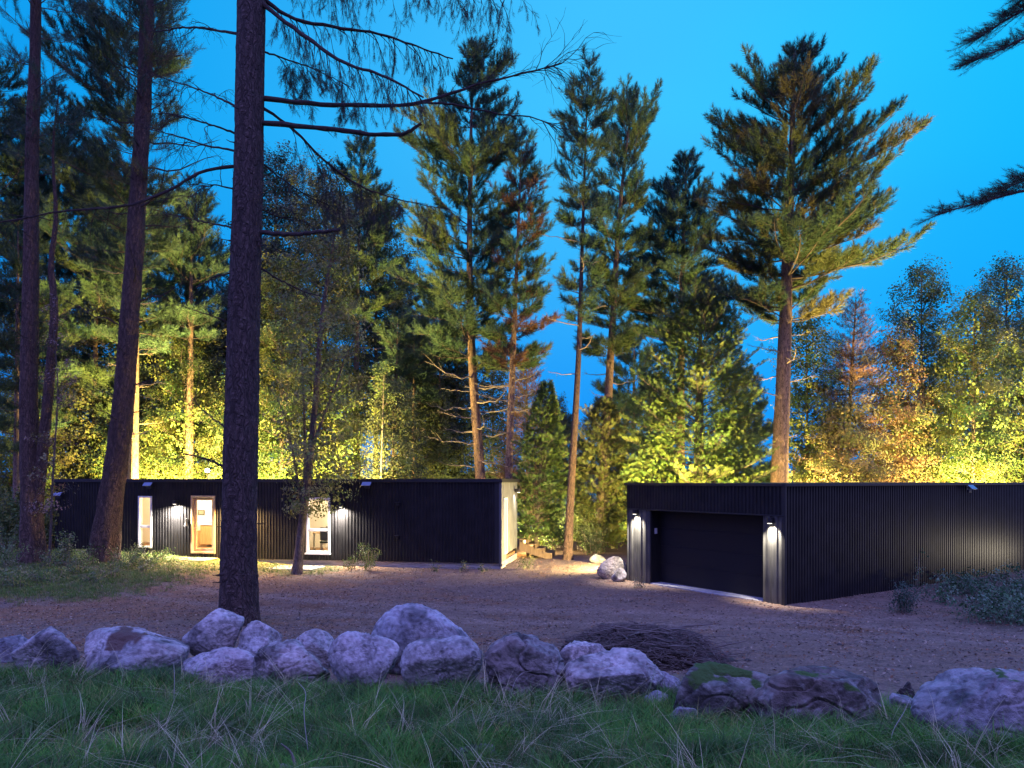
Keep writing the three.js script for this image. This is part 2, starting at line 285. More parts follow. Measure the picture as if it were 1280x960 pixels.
// things in the rooms, seen through the panes
const inHouse = (name, label, category, x, z, y = 0.302, turn = 0) => thing(name, label, category, housePoint(x, y, z), -HA + turn);
{
  const bz = -HW + 0.21;
  const k = inHouse('kitchen_cabinet', 'light wooden kitchen cabinet with white top behind the glazed door', 'cabinet', hx(252), bz);
  part('carcass', rbox(-1.9, 1.5, 0.08, 0.86, 0, 0.56), M.cabinet, k); part('worktop', rbox(-1.92, 1.52, 0.862, 0.9, 0, 0.62), M.counter, k); part('backsplash', box(-1.9, 1.5, 0.902, 1.45, 0.0, 0.012), M.counter, k);
  for (let i = 0; i < 5; i++) part('cabinet_door', rbox(-1.88 + i * 0.675, -1.88 + i * 0.675 + 0.66, 0.1, 0.84, 0.561, 0.58), M.cabinet, k);
  const s = inHouse('wall_shelf', 'white wall shelf above the kitchen worktop', 'shelf', hx(258), bz, 1.86); part('board', rbox(-1, 0.8, 0, 0.035, 0, 0.26), M.frameWhite, s); part('bracket', rbox(-0.6, -0.57, -0.12, 0, 0, 0.22), M.steel, s); part('bracket', rbox(0.4, 0.43, -0.12, 0, 0, 0.22), M.steel, s);
  const pot = inHouse('vase', 'small dark vase with dried stems on the kitchen worktop', 'vase', hx(256), bz + 0.3, 1.204); part('body', new THREE.LatheGeometry([[0.001, 0], [0.05, 0], [0.075, 0.06], [0.06, 0.13], [0.03, 0.17], [0.036, 0.2]].map((q) => new THREE.Vector2(...q)), 20), M.dark, pot);
  { const st = new Shape3(), R = rng(5); for (let i = 0; i < 14; i++) { const a = R() * 6.28, e = V(Math.cos(a) * 0.1, 0.32 + 0.08 * R(), Math.sin(a) * 0.1); st.tube([V(0, 0.15, 0), e.clone().multiplyScalar(0.6), e], [0.004, 0.003, 0.01], 4); } part('stems', st.build(), M.frameWood, pot); }
  const wp = inHouse('framed_print', 'small dark framed print seen through the narrow window', 'picture', hx(181.5), bz, 1.62); part('frame', frameGeo(-0.15, 0.15, -0.09, 0.12, 0, 0.02, 0.03), M.dark, wp); part('print', box(-0.12, 0.12, -0.06, 0.09, 0.002, 0.008), M.print, wp);
  const cup = inHouse('low_cupboard', 'low grey cupboard seen through the narrow window', 'cupboard', hx(180), bz); part('body', rbox(-0.7, 0.55, 0, 0.98, 0, 0.45), M.counter, cup); part('drawer_front', rbox(-0.68, 0.53, 0.66, 0.95, 0.451, 0.465), M.paper, cup); part('drawer_front', rbox(-0.68, 0.53, 0.02, 0.64, 0.451, 0.465), M.cabinet, cup);
  const pic = inHouse('framed_picture', 'white framed picture on the study wall behind the two-pane window', 'picture', hx(404.5), bz, 2.0); part('frame', frameGeo(-0.2, 0.2, -0.2, 0.2, 0, 0.025, 0.05), M.frameWhite, pic); part('mount', box(-0.15, 0.15, -0.15, 0.15, 0.002, 0.008), M.paper, pic); part('print', box(-0.09, 0.09, -0.09, 0.09, 0.01, 0.013), M.print, pic);
  const dk = inHouse('desk', 'wooden desk standing in the study behind the two-pane window', 'desk', hx(398), -1.5); part('top', rbox(-0.75, 0.75, 0.72, 0.75, -0.35, 0.35), M.cabinet, dk); for (const [x, z] of [[-0.7, -0.3], [0.7, -0.3], [-0.7, 0.3], [0.7, 0.3]]) part('leg', rbox(x - 0.02, x + 0.02, 0, 0.72, z - 0.02, z + 0.02), M.steel, dk);
  const ch = inHouse('office_chair', 'dark green upholstered chair at the study desk', 'chair', hx(397), -0.85, 0.302, 0.3);
  part('seat', rbox(-0.25, 0.25, 0.42, 0.5, -0.25, 0.25, 0.03), M.chair, ch); part('backrest', rbox(-0.24, 0.24, 0.52, 0.98, 0.2, 0.26, 0.03), M.chair, ch); for (const [x, z] of [[-0.2, -0.2], [0.2, -0.2], [-0.2, 0.2], [0.2, 0.2]]) part('leg', rbox(x - 0.015, x + 0.015, 0, 0.42, z - 0.015, z + 0.015, 0.004), M.steel, ch);
  const ln = inHouse('laptop', 'open dark laptop on the study desk', 'laptop', hx(391), -1.5, 1.053, 0.4); part('base', rbox(-0.16, 0.16, 0, 0.015, -0.11, 0.11, 0.004), M.dark, ln); part('screen', rbox(-0.16, 0.16, 0, 0.2, 0, 0.012, 0.004).rotateX(-0.3).translate(0, 0.015, -0.11), M.dark, ln);
}
function roomLight(x, z, color, power, label) {                                          // flush ceiling lamp, unseen, placed to light the room behind the panes
  const o = inHouse('unseen_ceiling_lamp', label, 'lamp', x, z, 2.54);
  part('rim', new THREE.CylinderGeometry(0.17, 0.17, 0.07, 24).translate(0, 0.04, 0), M.frameWhite, o);
  part('diffuser', new THREE.CylinderGeometry(0.15, 0.13, 0.03, 24).translate(0, -0.01, 0), lampGlow(color, 2.2), o);
  const l = new THREE.PointLight(color, power); l.position.set(0, -0.12, 0); l.shadow.radius = 6; l.castShadow = true; o.add(l);
}
roomLight(hx(250), -1.7, lin(1, 0.74, 0.42), 45, 'unseen round ceiling lamp over the kitchen behind the glazed door');
roomLight(hx(165), -1.8, lin(1, 0.72, 0.4), 40, 'unseen round ceiling lamp in the room behind the narrow window');
roomLight(hx(400), -1.7, lin(1, 0.8, 0.5), 32, 'unseen round ceiling lamp in the study behind the two-pane window');
roomLight(-1.2, -1.6, lin(1, 0.8, 0.55), 18, 'unseen round ceiling lamp in the room behind the end wall window');

// ---------------------------------------------------------------- lamps on walls
function wallLamp(pos, turn, color, power, label, angle = 1.25, glowK = 6, off = 0.11, tilt = 0.25) {          // half-round downlight; +z of its own axes points away from the wall
  const o = thing('wall_lamp', label, 'lamp', pos, turn, 'downlights on the walls');
  part('housing', join([new THREE.CylinderGeometry(0.06, 0.065, 0.13, 20).translate(0, 0.065, off), rbox(-0.05, 0.05, 0.0, 0.13, -0.004, off, 0.006)]), M.trim, o);
  part('lens', new THREE.CylinderGeometry(0.05, 0.05, 0.008, 20).translate(0, -0.005, off), lampGlow(color, glowK), o);
  const l = new THREE.SpotLight(color, power, 0, angle, 0.75, 2); l.position.set(0, -0.018, off); l.target.position.set(0, -2, off - tilt); l.shadow.radius = 2; l.castShadow = true; o.add(l, l.target);
  return o;
}
const GA = -Math.acos(0.555);                                                             // turn of the garage
wallLamp(housePoint(hx(222), 2.1, 0.0), -HA, WHITE, 210, 'small downlight on black wall between the narrow window and the wooden door', 1.42, 6, 0.18, 0.08);
wallLamp(housePoint(hx(428), 2.03, 0.0), -HA, WHITE, 130, 'small downlight on black wall beside the two-pane study window', 1.38, 6, 0.15, 0.12);
wallLamp(housePoint(hx(302), 2.1, 0.0), -HA, AMBER, 420, 'unseen amber downlight on black wall beside the door, hidden behind the thick trunk', 1.48, 6, 0.24, 0.05);  // unseen behind the trunk, placed to warm the wall and ground by the door

// ---------------------------------------------------------------- garage
const gx = 0.555, gz = Math.sin(-GA), G0 = V(6.36, 0, -17.4);
const garagePoint = (x, y, z) => V(G0.x + x * gx - z * gz, y, G0.z + x * gz + z * gx);
{
  const W = 5.4, L = 14.5, TOP = 2.87, BOT = -0.12, t = thing('garage', 'black corrugated metal garage with closed dark door and two lit pillars', 'garage', G0, GA);
  const gp = (px) => ((px - 640) * 17.4 - 6.36 * F) / (F * gx + (px - 640) * gz);             // photo column -> metres along the garage front
  const dl = gp(812), drr = gp(953), dt = 2.12;
  // pillars and header in front, door set back
  part('pillar', box(-W + 0.03, dl, BOT, dt - 0.002, -0.6, -0.03), M.trim, t); part('pillar', box(drr, -0.03, BOT, dt - 0.002, -0.6, -0.03), M.trim, t);
  part('pillar_cladding', corrugated(-W, dl, BOT, dt, -0.026, 0.19, 0.035), M.pillarMetal, t); part('pillar_cladding', corrugated(drr, 0, BOT, dt, -0.026, 0.19, 0.035, 0.02), M.pillarMetal, t);
  part('header', box(-W + 0.03, -0.03, dt, TOP - 0.06, -0.6, -0.03), M.trim, t); part('header_cladding', corrugated(-W, 0, dt + 0.002, TOP - 0.05, -0.02, 0.11, 0.024), M.cladding, t); part('header_trim', rbox(-W, 0, dt - 0.03, dt + 0.001, -0.05, 0.02, 0.004), M.trim, t);
  part('door_jamb', box(dl, dl + 0.02, BOT, dt - 0.03, -0.42, -0.04), M.cladding, t);
  for (let k = 0; k < 4; k++) { const y0 = 0.06 + k * 0.51; part('door_panel', rbox(dl + 0.02, drr - 0.002, y0, y0 + 0.507, -0.47, -0.42, 0.002), M.grooved, t); }
  part('door_seal', rbox(dl + 0.02, drr - 0.002, 0.012, 0.058, -0.46, -0.425, 0.004), M.trim, t);
  part('threshold', rbox(dl + 0.004, drr - 0.004, -0.3, 0.035, -0.55, -0.02, 0.012), M.sill, t, null, 'pale concrete strip under the garage door');
  const kp = part('keypad', rbox(dl + 0.021, dl + 0.045, 1.42, 1.58, -0.26, -0.17, 0.006), M.plasticWhite, t); void kp;
  // side wall towards the camera: sheets about a metre and a half wide
  const sw = thingChild('side_wall', t, V(-0.03, 0, 0), Math.PI / 2);                          // x runs from the back corner's side: 0 at the front corner, growing to the back
  part('wall', box(0.6, L - 0.2, BOT, TOP - 0.06, -0.2, 0.0), M.trim, sw);
  for (let k = 0; k < 10; k++) part('cladding', corrugated(k * 1.43, k * 1.43 + 1.43, BOT, TOP - 0.05, 0.004, 0.11, 0.024), M.cladding, sw);
  part('far_wall', box(-W + 0.03, -W + 0.2, BOT, TOP - 0.06, -L + 0.2, -0.6), M.trim, t); part('rear_wall', box(-W + 0.03, -0.03, BOT, TOP - 0.06, -L, -L + 0.2), M.trim, t);
  part('far_cladding', corrugated(0.0, L, BOT, TOP - 0.05, 0, 0.11, 0.024).rotateY(-Math.PI / 2).translate(-W + 0.026, 0, -L), M.cladding, t);
  part('corner_trim', join([rbox(-0.06, 0.036, BOT, TOP - 0.06, 0.0, 0.012, 0.004), rbox(0.026, 0.038, BOT, TOP - 0.06, -0.06, 0.0, 0.004)]), M.trim, t);
  part('roof', box(-W - 0.03, 0.03, TOP - 0.055, TOP - 0.01, -L - 0.05, 0.02), M.trim, t);
  part('roof_edge', join([rbox(-W - 0.05, 0.06, TOP - 0.07, TOP, 0.022, 0.045, 0.004), rbox(0.036, 0.06, TOP - 0.07, TOP, -L - 0.05, 0.02, 0.004)]), M.trim, t);
  const lx = (a, b) => (a + b) / 2;
  wallLamp(garagePoint(lx(-W, dl), 1.97, 0.012), GA, WHITE, 50, 'small downlight on the garage pillar beside the boulder', 1.0, 6, 0.11, 0.5);
  wallLamp(garagePoint(lx(drr, 0), 1.93, 0.012), GA, WHITE, 40, 'small downlight on the garage pillar at the building corner', 0.85, 6, 0.11, 0.75);
}
wallLamp(housePoint(0.0, 2.5, -2.9), -HA + Math.PI / 2, WHITE, 12, 'unseen downlight placed to light the pale end wall above the wooden steps', 1.3, 6, 0.14);  // unseen lamp, placed to light the end wall

function solarLight(pos, turn, label) {                                                     // small flood lamp under the roof edge with a sky-reflecting panel, switched off
  const o = thing('solar_floodlight', label, 'lamp', pos, turn, 'small solar lamps under the roof edges');
  part('panel', rbox(-0.16, 0.16, -0.01, 0.01, -0.09, 0.09, 0.006).rotateX(0.75).translate(0, 0.02, 0.17), M.solar, o); part('bracket', join([rbox(-0.04, 0.04, -0.06, 0.06, 0, 0.02, 0.004), rbox(-0.012, 0.012, -0.012, 0.012, 0.02, 0.17, 0.004)]), M.trim, o); part('lamp_head', rbox(-0.08, 0.08, -0.14, -0.05, 0.05, 0.11, 0.012), M.dark, o);
}
solarLight(housePoint(hx(188), 2.78, 0), -HA, 'small solar lamp under the roof edge above the narrow window');
solarLight(housePoint(hx(460), 2.8, 0), -HA, 'small solar lamp under the roof edge right of the study window');
solarLight(housePoint(hx(76), 2.42, 0), -HA, 'small solar lamp near the outer corner of the house, beside the forked trunk');
solarLight(garagePoint(0.03, 2.72, -8.6), GA + Math.PI / 2, 'small solar lamp under the roof edge of the long garage wall');

// step, pad, stairs
{
  const x0 = hx(203), x1 = hx(277), g = 0.2, t = thing('door_step', 'low wooden platform step in front of the glazed door', 'step', housePoint((x0 + x1) / 2, 0, 0.62), -HA);
  const w = x1 - x0; part('frame', join([box(-w / 2 + 0.03, w / 2 - 0.03, 0.0, g - 0.0, -0.42, -0.36), box(-w / 2 + 0.03, w / 2 - 0.03, 0.0, g, 0.36, 0.42)]), M.deckWood, t);
  for (let k = 0; k < 6; k++) part('plank', rbox(-w / 2, w / 2, g + 0.002, g + 0.035, -0.45 + k * 0.151, -0.45 + k * 0.151 + 0.143, 0.006), M.deckWood, t);
  const p0 = hx(322), p1 = hx(411), pd = thing('concrete_pad', 'pale concrete slab path on the ground below the study window', 'slab', housePoint((p0 + p1) / 2, groundY(-6.7, -24.9), 0.85), -HA); part('slab', rbox(-(p1 - p0) / 2, (p1 - p0) / 2, -0.1, 0.05, -0.55, 0.5, 0.02), M.concrete, pd);
  const oldWood = std(lin(0.2, 0.15, 0.11), 0.85, { map: woodMap }), s = thing('wooden_steps', 'short flight of weathered wooden steps behind the pale end wall', 'steps', P(672, 700, 28.6).setY(0), -HA);
  for (let k = 0; k < 4; k++) { part('tread', rbox(-0.62 - k * 0.3, -0.28 - k * 0.3, 0.16 + k * 0.17, 0.21 + k * 0.17, -0.6, 0.6, 0.01).translate(0.9, 0, 0), oldWood, s); part('riser', box(-0.6 - k * 0.3, -0.57 - k * 0.3, k * 0.17 + (k ? 0.045 : -0.1), 0.155 + k * 0.17, -0.58, 0.58).translate(1.18, 0, 0), oldWood, s); }
  for (const z of [-0.56, 0.52]) part('stringer', new THREE.ExtrudeGeometry(new THREE.Shape([[0.62, -0.1], [0.62, 0.14], [-0.62, 0.64], [-0.62, 0.3]].map((q) => new THREE.Vector2(...q))), { depth: 0.04, bevelEnabled: false }).translate(0, 0, z), oldWood, s);
  const dk = thing('rear_deck', 'narrow wooden deck along the back of the house by the steps', 'deck', housePoint(-0.6, 0, -HW - 0.9), -HA); for (let k = 0; k < 8; k++) part('plank', rbox(-3, 1.0, 0.8, 0.84, -0.6 + k * 0.16, -0.6 + k * 0.16 + 0.152, 0.006), M.deckWood, dk); for (const x of [-2.9, -1, 0.9]) part('post', box(x - 0.05, x + 0.05, -0.3, 0.798, 0.3, 0.4), M.deckWood, dk);
}

// ---------------------------------------------------------------- unseen flood lamps, placed to light the trees, the gap and the garage wall
function unseenFloodLamp(x, z, tx, ty, tz, color, power, label, angle = 1.0) {
  const b = onGround(x, z), o = thing('unseen_ground_floodlight', label, 'lamp', b, 0, 'unseen flood lamps behind the buildings'), h = V(0, 0.32, 0), dir = V(tx - x, ty - b.y - 0.32, tz - z).normalize(), q = new THREE.Quaternion().setFromUnitVectors(V(0, 1, 0), dir);
  part('spike', new THREE.CylinderGeometry(0.015, 0.01, 0.5, 8).translate(0, 0.06, 0), M.trim, o);
  const head = part('head', new THREE.LatheGeometry([[0.001, -0.1], [0.05, -0.09], [0.09, 0.0], [0.1, 0.08], [0.085, 0.08], [0.08, 0.05], [0.001, 0.045]].map((a) => new THREE.Vector2(...a)), 20), M.trim, o, h); head.quaternion.copy(q);
  const lens = part('lens', new THREE.CylinderGeometry(0.078, 0.078, 0.006, 20), lampGlow(color, 12), o, h.clone().addScaledVector(dir, 0.06)); lens.quaternion.copy(q);
  const l = new THREE.SpotLight(color, power, 0, angle, 0.9, 2); l.position.copy(h).addScaledVector(dir, 0.1); l.target.position.copy(h).addScaledVector(dir, 5); l.shadow.radius = 3; l.castShadow = true; o.add(l, l.target);
}
unseenFloodLamp(-15.5, -31.0, -16.5, 11, -38, WARM, 2300, 'unseen ground flood lamp shining up the trees behind the outer half of the house', 1.2);
unseenFloodLamp(-8.2, -29.6, -8.6, 11, -36, WARM, 2900, 'unseen ground flood lamp shining up the leafy trees behind the study', 1.2);
unseenFloodLamp(-2.6, -29.2, -1.0, 8.5, -33.5, WARM, 1500, 'unseen ground flood lamp shining up the two tall trunks behind the house', 1.15);
unseenFloodLamp(-11.8, -30.8, -12.2, 11, -37, WARM, 1500, 'unseen ground flood lamp shining up the wood behind the glazed door', 1.15);
unseenFloodLamp(3.95, -24.3, 0.9, 0.5, -25.6, lin(1, 0.74, 0.3), 480, 'unseen ground flood lamp beside the garage wall shining into the gap', 1.25);
unseenFloodLamp(9.4, -27.6, 10.9, 4.5, -30, WARM, 230, 'unseen ground flood lamp at the foot of the spreading pine', 0.9);
unseenFloodLamp(-0.35, -29.1, 2.6, 3.6, -31.5, lin(1, 0.8, 0.36), 900, 'unseen ground flood lamp in the gap beside the wooden steps', 1.2);
unseenFloodLamp(5.3, -24.7, 7.6, 8, -29.5, WARM, 1500, 'unseen ground flood lamp shining up the big cedar behind the garage', 1.25);
unseenFloodLamp(12.2, -30.2, 13.2, 9, -36, WARM, 2000, 'unseen ground flood lamp shining up the reddish spruce behind the garage', 1.25);
unseenFloodLamp(18.4, -28.0, 20.3, 10, -34, WARM, 3800, 'unseen ground flood lamp shining up the young trees at the garage end', 1.25);
{ const a = garagePoint(2.3, 0, -15), b = garagePoint(0.1, 2.3, -8.5); unseenFloodLamp(a.x, a.z, b.x, b.y, b.z, lin(1, 0.86, 0.6), 30, 'unseen ground flood lamp in the weeds shining along the long garage wall', 0.75); }
{ // yard lamp on a post behind the house
  const b = onGround(-13.1, -32.0), o = thing('post_lamp', 'lit white globe lamp on a thin post behind the house roof', 'lamp', b), h = P(259, 590.5, 32).y - b.y;
  part('post', new THREE.CylinderGeometry(0.03, 0.035, h, 12).translate(0, h / 2, 0), M.trim, o); part('globe', new THREE.SphereGeometry(0.1, 20, 14).translate(0, h + 0.08, 0), lampGlow(lin(1, 0.93, 0.8), 9), o); part('collar', new THREE.CylinderGeometry(0.05, 0.05, 0.03, 16).translate(0, h - 0.01, 0), M.trim, o);
  const l = new THREE.PointLight(lin(1, 0.85, 0.5), 22); l.position.set(0, h + 0.08, 0); l.shadow.radius = 4; l.castShadow = true; o.add(l);
}

// ---------------------------------------------------------------- trees
function tuftGeo(seed, n = 44, len = 0.17, w = 0.013, axis = 0.22) {                          // a pine shoot: needles standing round its axis
  const R = rng(seed), s = new Shape3();
  for (let k = 0; k < n; k++) {
    const t = R(), a = R() * 6.283, th = mix(1.0, 0.35, t) + (R() - 0.5) * 0.4, d = V(Math.cos(a) * Math.sin(th), Math.cos(th), Math.sin(a) * Math.sin(th)), b = V(0, axis * t, 0), l = len * (0.75 + 0.5 * R());
    const sd = V(R() - 0.5, R() - 0.5, R() - 0.5).cross(d).normalize().multiplyScalar(w / 2), e = b.clone().addScaledVector(d, l); e.y -= 0.02 * R();
    s.tri(b.clone().add(sd), b.clone().sub(sd), e, UPV);
  }
  return s.build(true);
}
function leafGeo(seed, n = 12, spread = 0.17, size = 0.07) {                               // a twig end with separate folded leaves
  const R = rng(seed), s = new Shape3();
  for (let k = 0; k < n; k++) {
    const c = V((R() - 0.5) * 2 * spread, R() * spread * 1.7, (R() - 0.5) * 2 * spread), a = R() * 6.283, dr = V(Math.cos(a), -0.35 + 0.5 * R(), Math.sin(a)).normalize(), l = size * (0.7 + 0.6 * R()), sd = V(0, 1, 0).cross(dr).normalize().multiplyScalar(l * 0.42), up = V(0, 0, 0).crossVectors(dr, sd).normalize();
    const m = c.clone().addScaledVector(dr, l * 0.45), e = c.clone().addScaledVector(dr, l), f = up.clone().multiplyScalar(l * 0.12 * (R() < 0.5 ? 1 : -1));
    for (const q of [1, -1]) { const o = m.clone().addScaledVector(sd, q).add(f); s.tri(c, q > 0 ? o : e, q > 0 ? e : o, up); }
  }
  return s.build(true);
}
function sprayGeo(seed, n = 21, len = 0.3) {                                             // flat fan of cedar scale leaves
  const R = rng(seed), s = new Shape3(), N = V(0.15, 0.2, 1).normalize();
  for (let k = 0; k < n; k++) {
    const t = 0.1 + 0.9 * k / n, side = k % 2 ? 1 : -1, a = side * mix(0.95, 0.3, t) + (R() - 0.5) * 0.3, l = len * mix(0.6, 0.35, t) * (0.8 + 0.4 * R()), b = V(0, len * t * 0.8, 0.02 * (R() - 0.5)), d = V(Math.sin(a), Math.cos(a), (R() - 0.5) * 0.5).normalize(), w = V(d.y, -d.x, 0).multiplyScalar(0.0085);
    const m = b.clone().addScaledVector(d, l * 0.55), e = b.clone().addScaledVector(d, l);
    s.tri(b, m.clone().add(w), m.clone().sub(w), N); s.tri(m.clone().add(w), e, m.clone().sub(w), N);
  }
  return s.build(true);
}
const clumps = { pine: [1, 2, 3].map((k) => tuftGeo(k)), bigpine: [7, 8].map((k) => tuftGeo(k, 40, 0.11, 0.005, 0.2)), leaf: [4, 5, 6].map((k) => leafGeo(k)), fine: [14, 15].map((k) => leafGeo(k, 8, 0.13, 0.055)), cedar: [7, 8].map((k) => sprayGeo(k)), sparse: [11, 12].map((k) => tuftGeo(k, 16, 0.09, 0.009, 0.22)) };
const GREEN = { pine: [[0.038, 0.09, 0.046], [0.05, 0.105, 0.044], [0.07, 0.115, 0.036]], pineAutumn: [[0.036, 0.08, 0.034], [0.055, 0.095, 0.03], [0.085, 0.11, 0.03], [0.038, 0.085, 0.04], [0.11, 0.10, 0.03]], leaf: [[0.06, 0.12, 0.02], [0.095, 0.145, 0.02], [0.14, 0.155, 0.022]], cedar: [[0.045, 0.10, 0.016], [0.065, 0.12, 0.018], [0.095, 0.13, 0.02]], rust: [[0.14, 0.07, 0.04], [0.12, 0.07, 0.04], [0.085, 0.075, 0.035]], dark: [[0.038, 0.088, 0.05], [0.048, 0.098, 0.048]], darkleaf: [[0.05, 0.085, 0.026], [0.07, 0.095, 0.024]] };
const STYLE = {
  pine: { clump: 'pine', mat: 'needle', whorl: 0.68, per: 6, gap: 0.14, e1: 0.8, e0: 0.02, curl: 0.16, twigStep: 0.13, twig: 0.6, tuftStep: 0.12, from: 0.2, size: 1.35, bark: 'barkRed', limb: 'twig', colors: GREEN.pine },
  leaf: { clump: 'leaf', mat: 'leaf', whorl: 0.36, per: 4, gap: 0.1, e1: 1.05, e0: 0.4, curl: -0.12, twigStep: 0.17, twig: 0.55, tuftStep: 0.14, from: 0.2, size: 1.3, bark: 'barkGrey', limb: 'twig', colors: GREEN.leaf },
  cedar: { clump: 'cedar', mat: 'needle', whorl: 0.26, per: 7, gap: 0.05, e1: 0.75, e0: 0.0, curl: 0.2, twigStep: 0.09, twig: 0.4, tuftStep: 0.065, from: 0.3, size: 0.5, bark: 'barkGrey', limb: 'twig', colors: GREEN.cedar },
  spruce: { clump: 'sparse', mat: 'needle', whorl: 0.26, per: 8, gap: 0.1, e1: 0.5, e0: -0.25, curl: 0.05, twigStep: 0.1, twig: 0.42, tuftStep: 0.1, from: 0.15, size: 1.3, bark: 'barkGrey', limb: 'twig', colors: GREEN.rust },
};
const lerpProf = (prof, y) => { if (y <= prof[0][0]) return prof[0]; for (let k = 0; k < prof.length - 1; k++) if (y <= prof[k + 1][0]) { const t = (y - prof[k][0]) / (prof[k + 1][0] - prof[k][0]); return prof[k].map((v, j) => mix(v, prof[k + 1][j] ?? v, t)); } return prof[prof.length - 1]; };
const tmpM = new THREE.Matrix4(), tmpQ = new THREE.Quaternion(), tmpQ2 = new THREE.Quaternion(), tmpS = V(1, 1, 1);
function foliagePart(list, kinds, mat, parent, name = 'foliage') {                         // list: [pos, dir, scale, color, roll]
  const per = kinds.map(() => []); list.forEach((e, k) => per[k % kinds.length].push(e));
  per.forEach((l, k) => {
    if (!l.length) return;
    const m = new THREE.InstancedMesh(kinds[k], mat, l.length); m.name = name; m.userData.kind = 'stuff'; m.castShadow = m.receiveShadow = true;
    l.forEach(([p, dir, s, c, roll], i) => { tmpQ.setFromUnitVectors(UPV, dir).multiply(tmpQ2.setFromAxisAngle(UPV, roll)); m.setMatrixAt(i, tmpM.compose(p, tmpQ, tmpS.setScalar(s))); m.setColorAt(i, c); });
    m.instanceMatrix.needsUpdate = true; parent.add(m);
  });
}
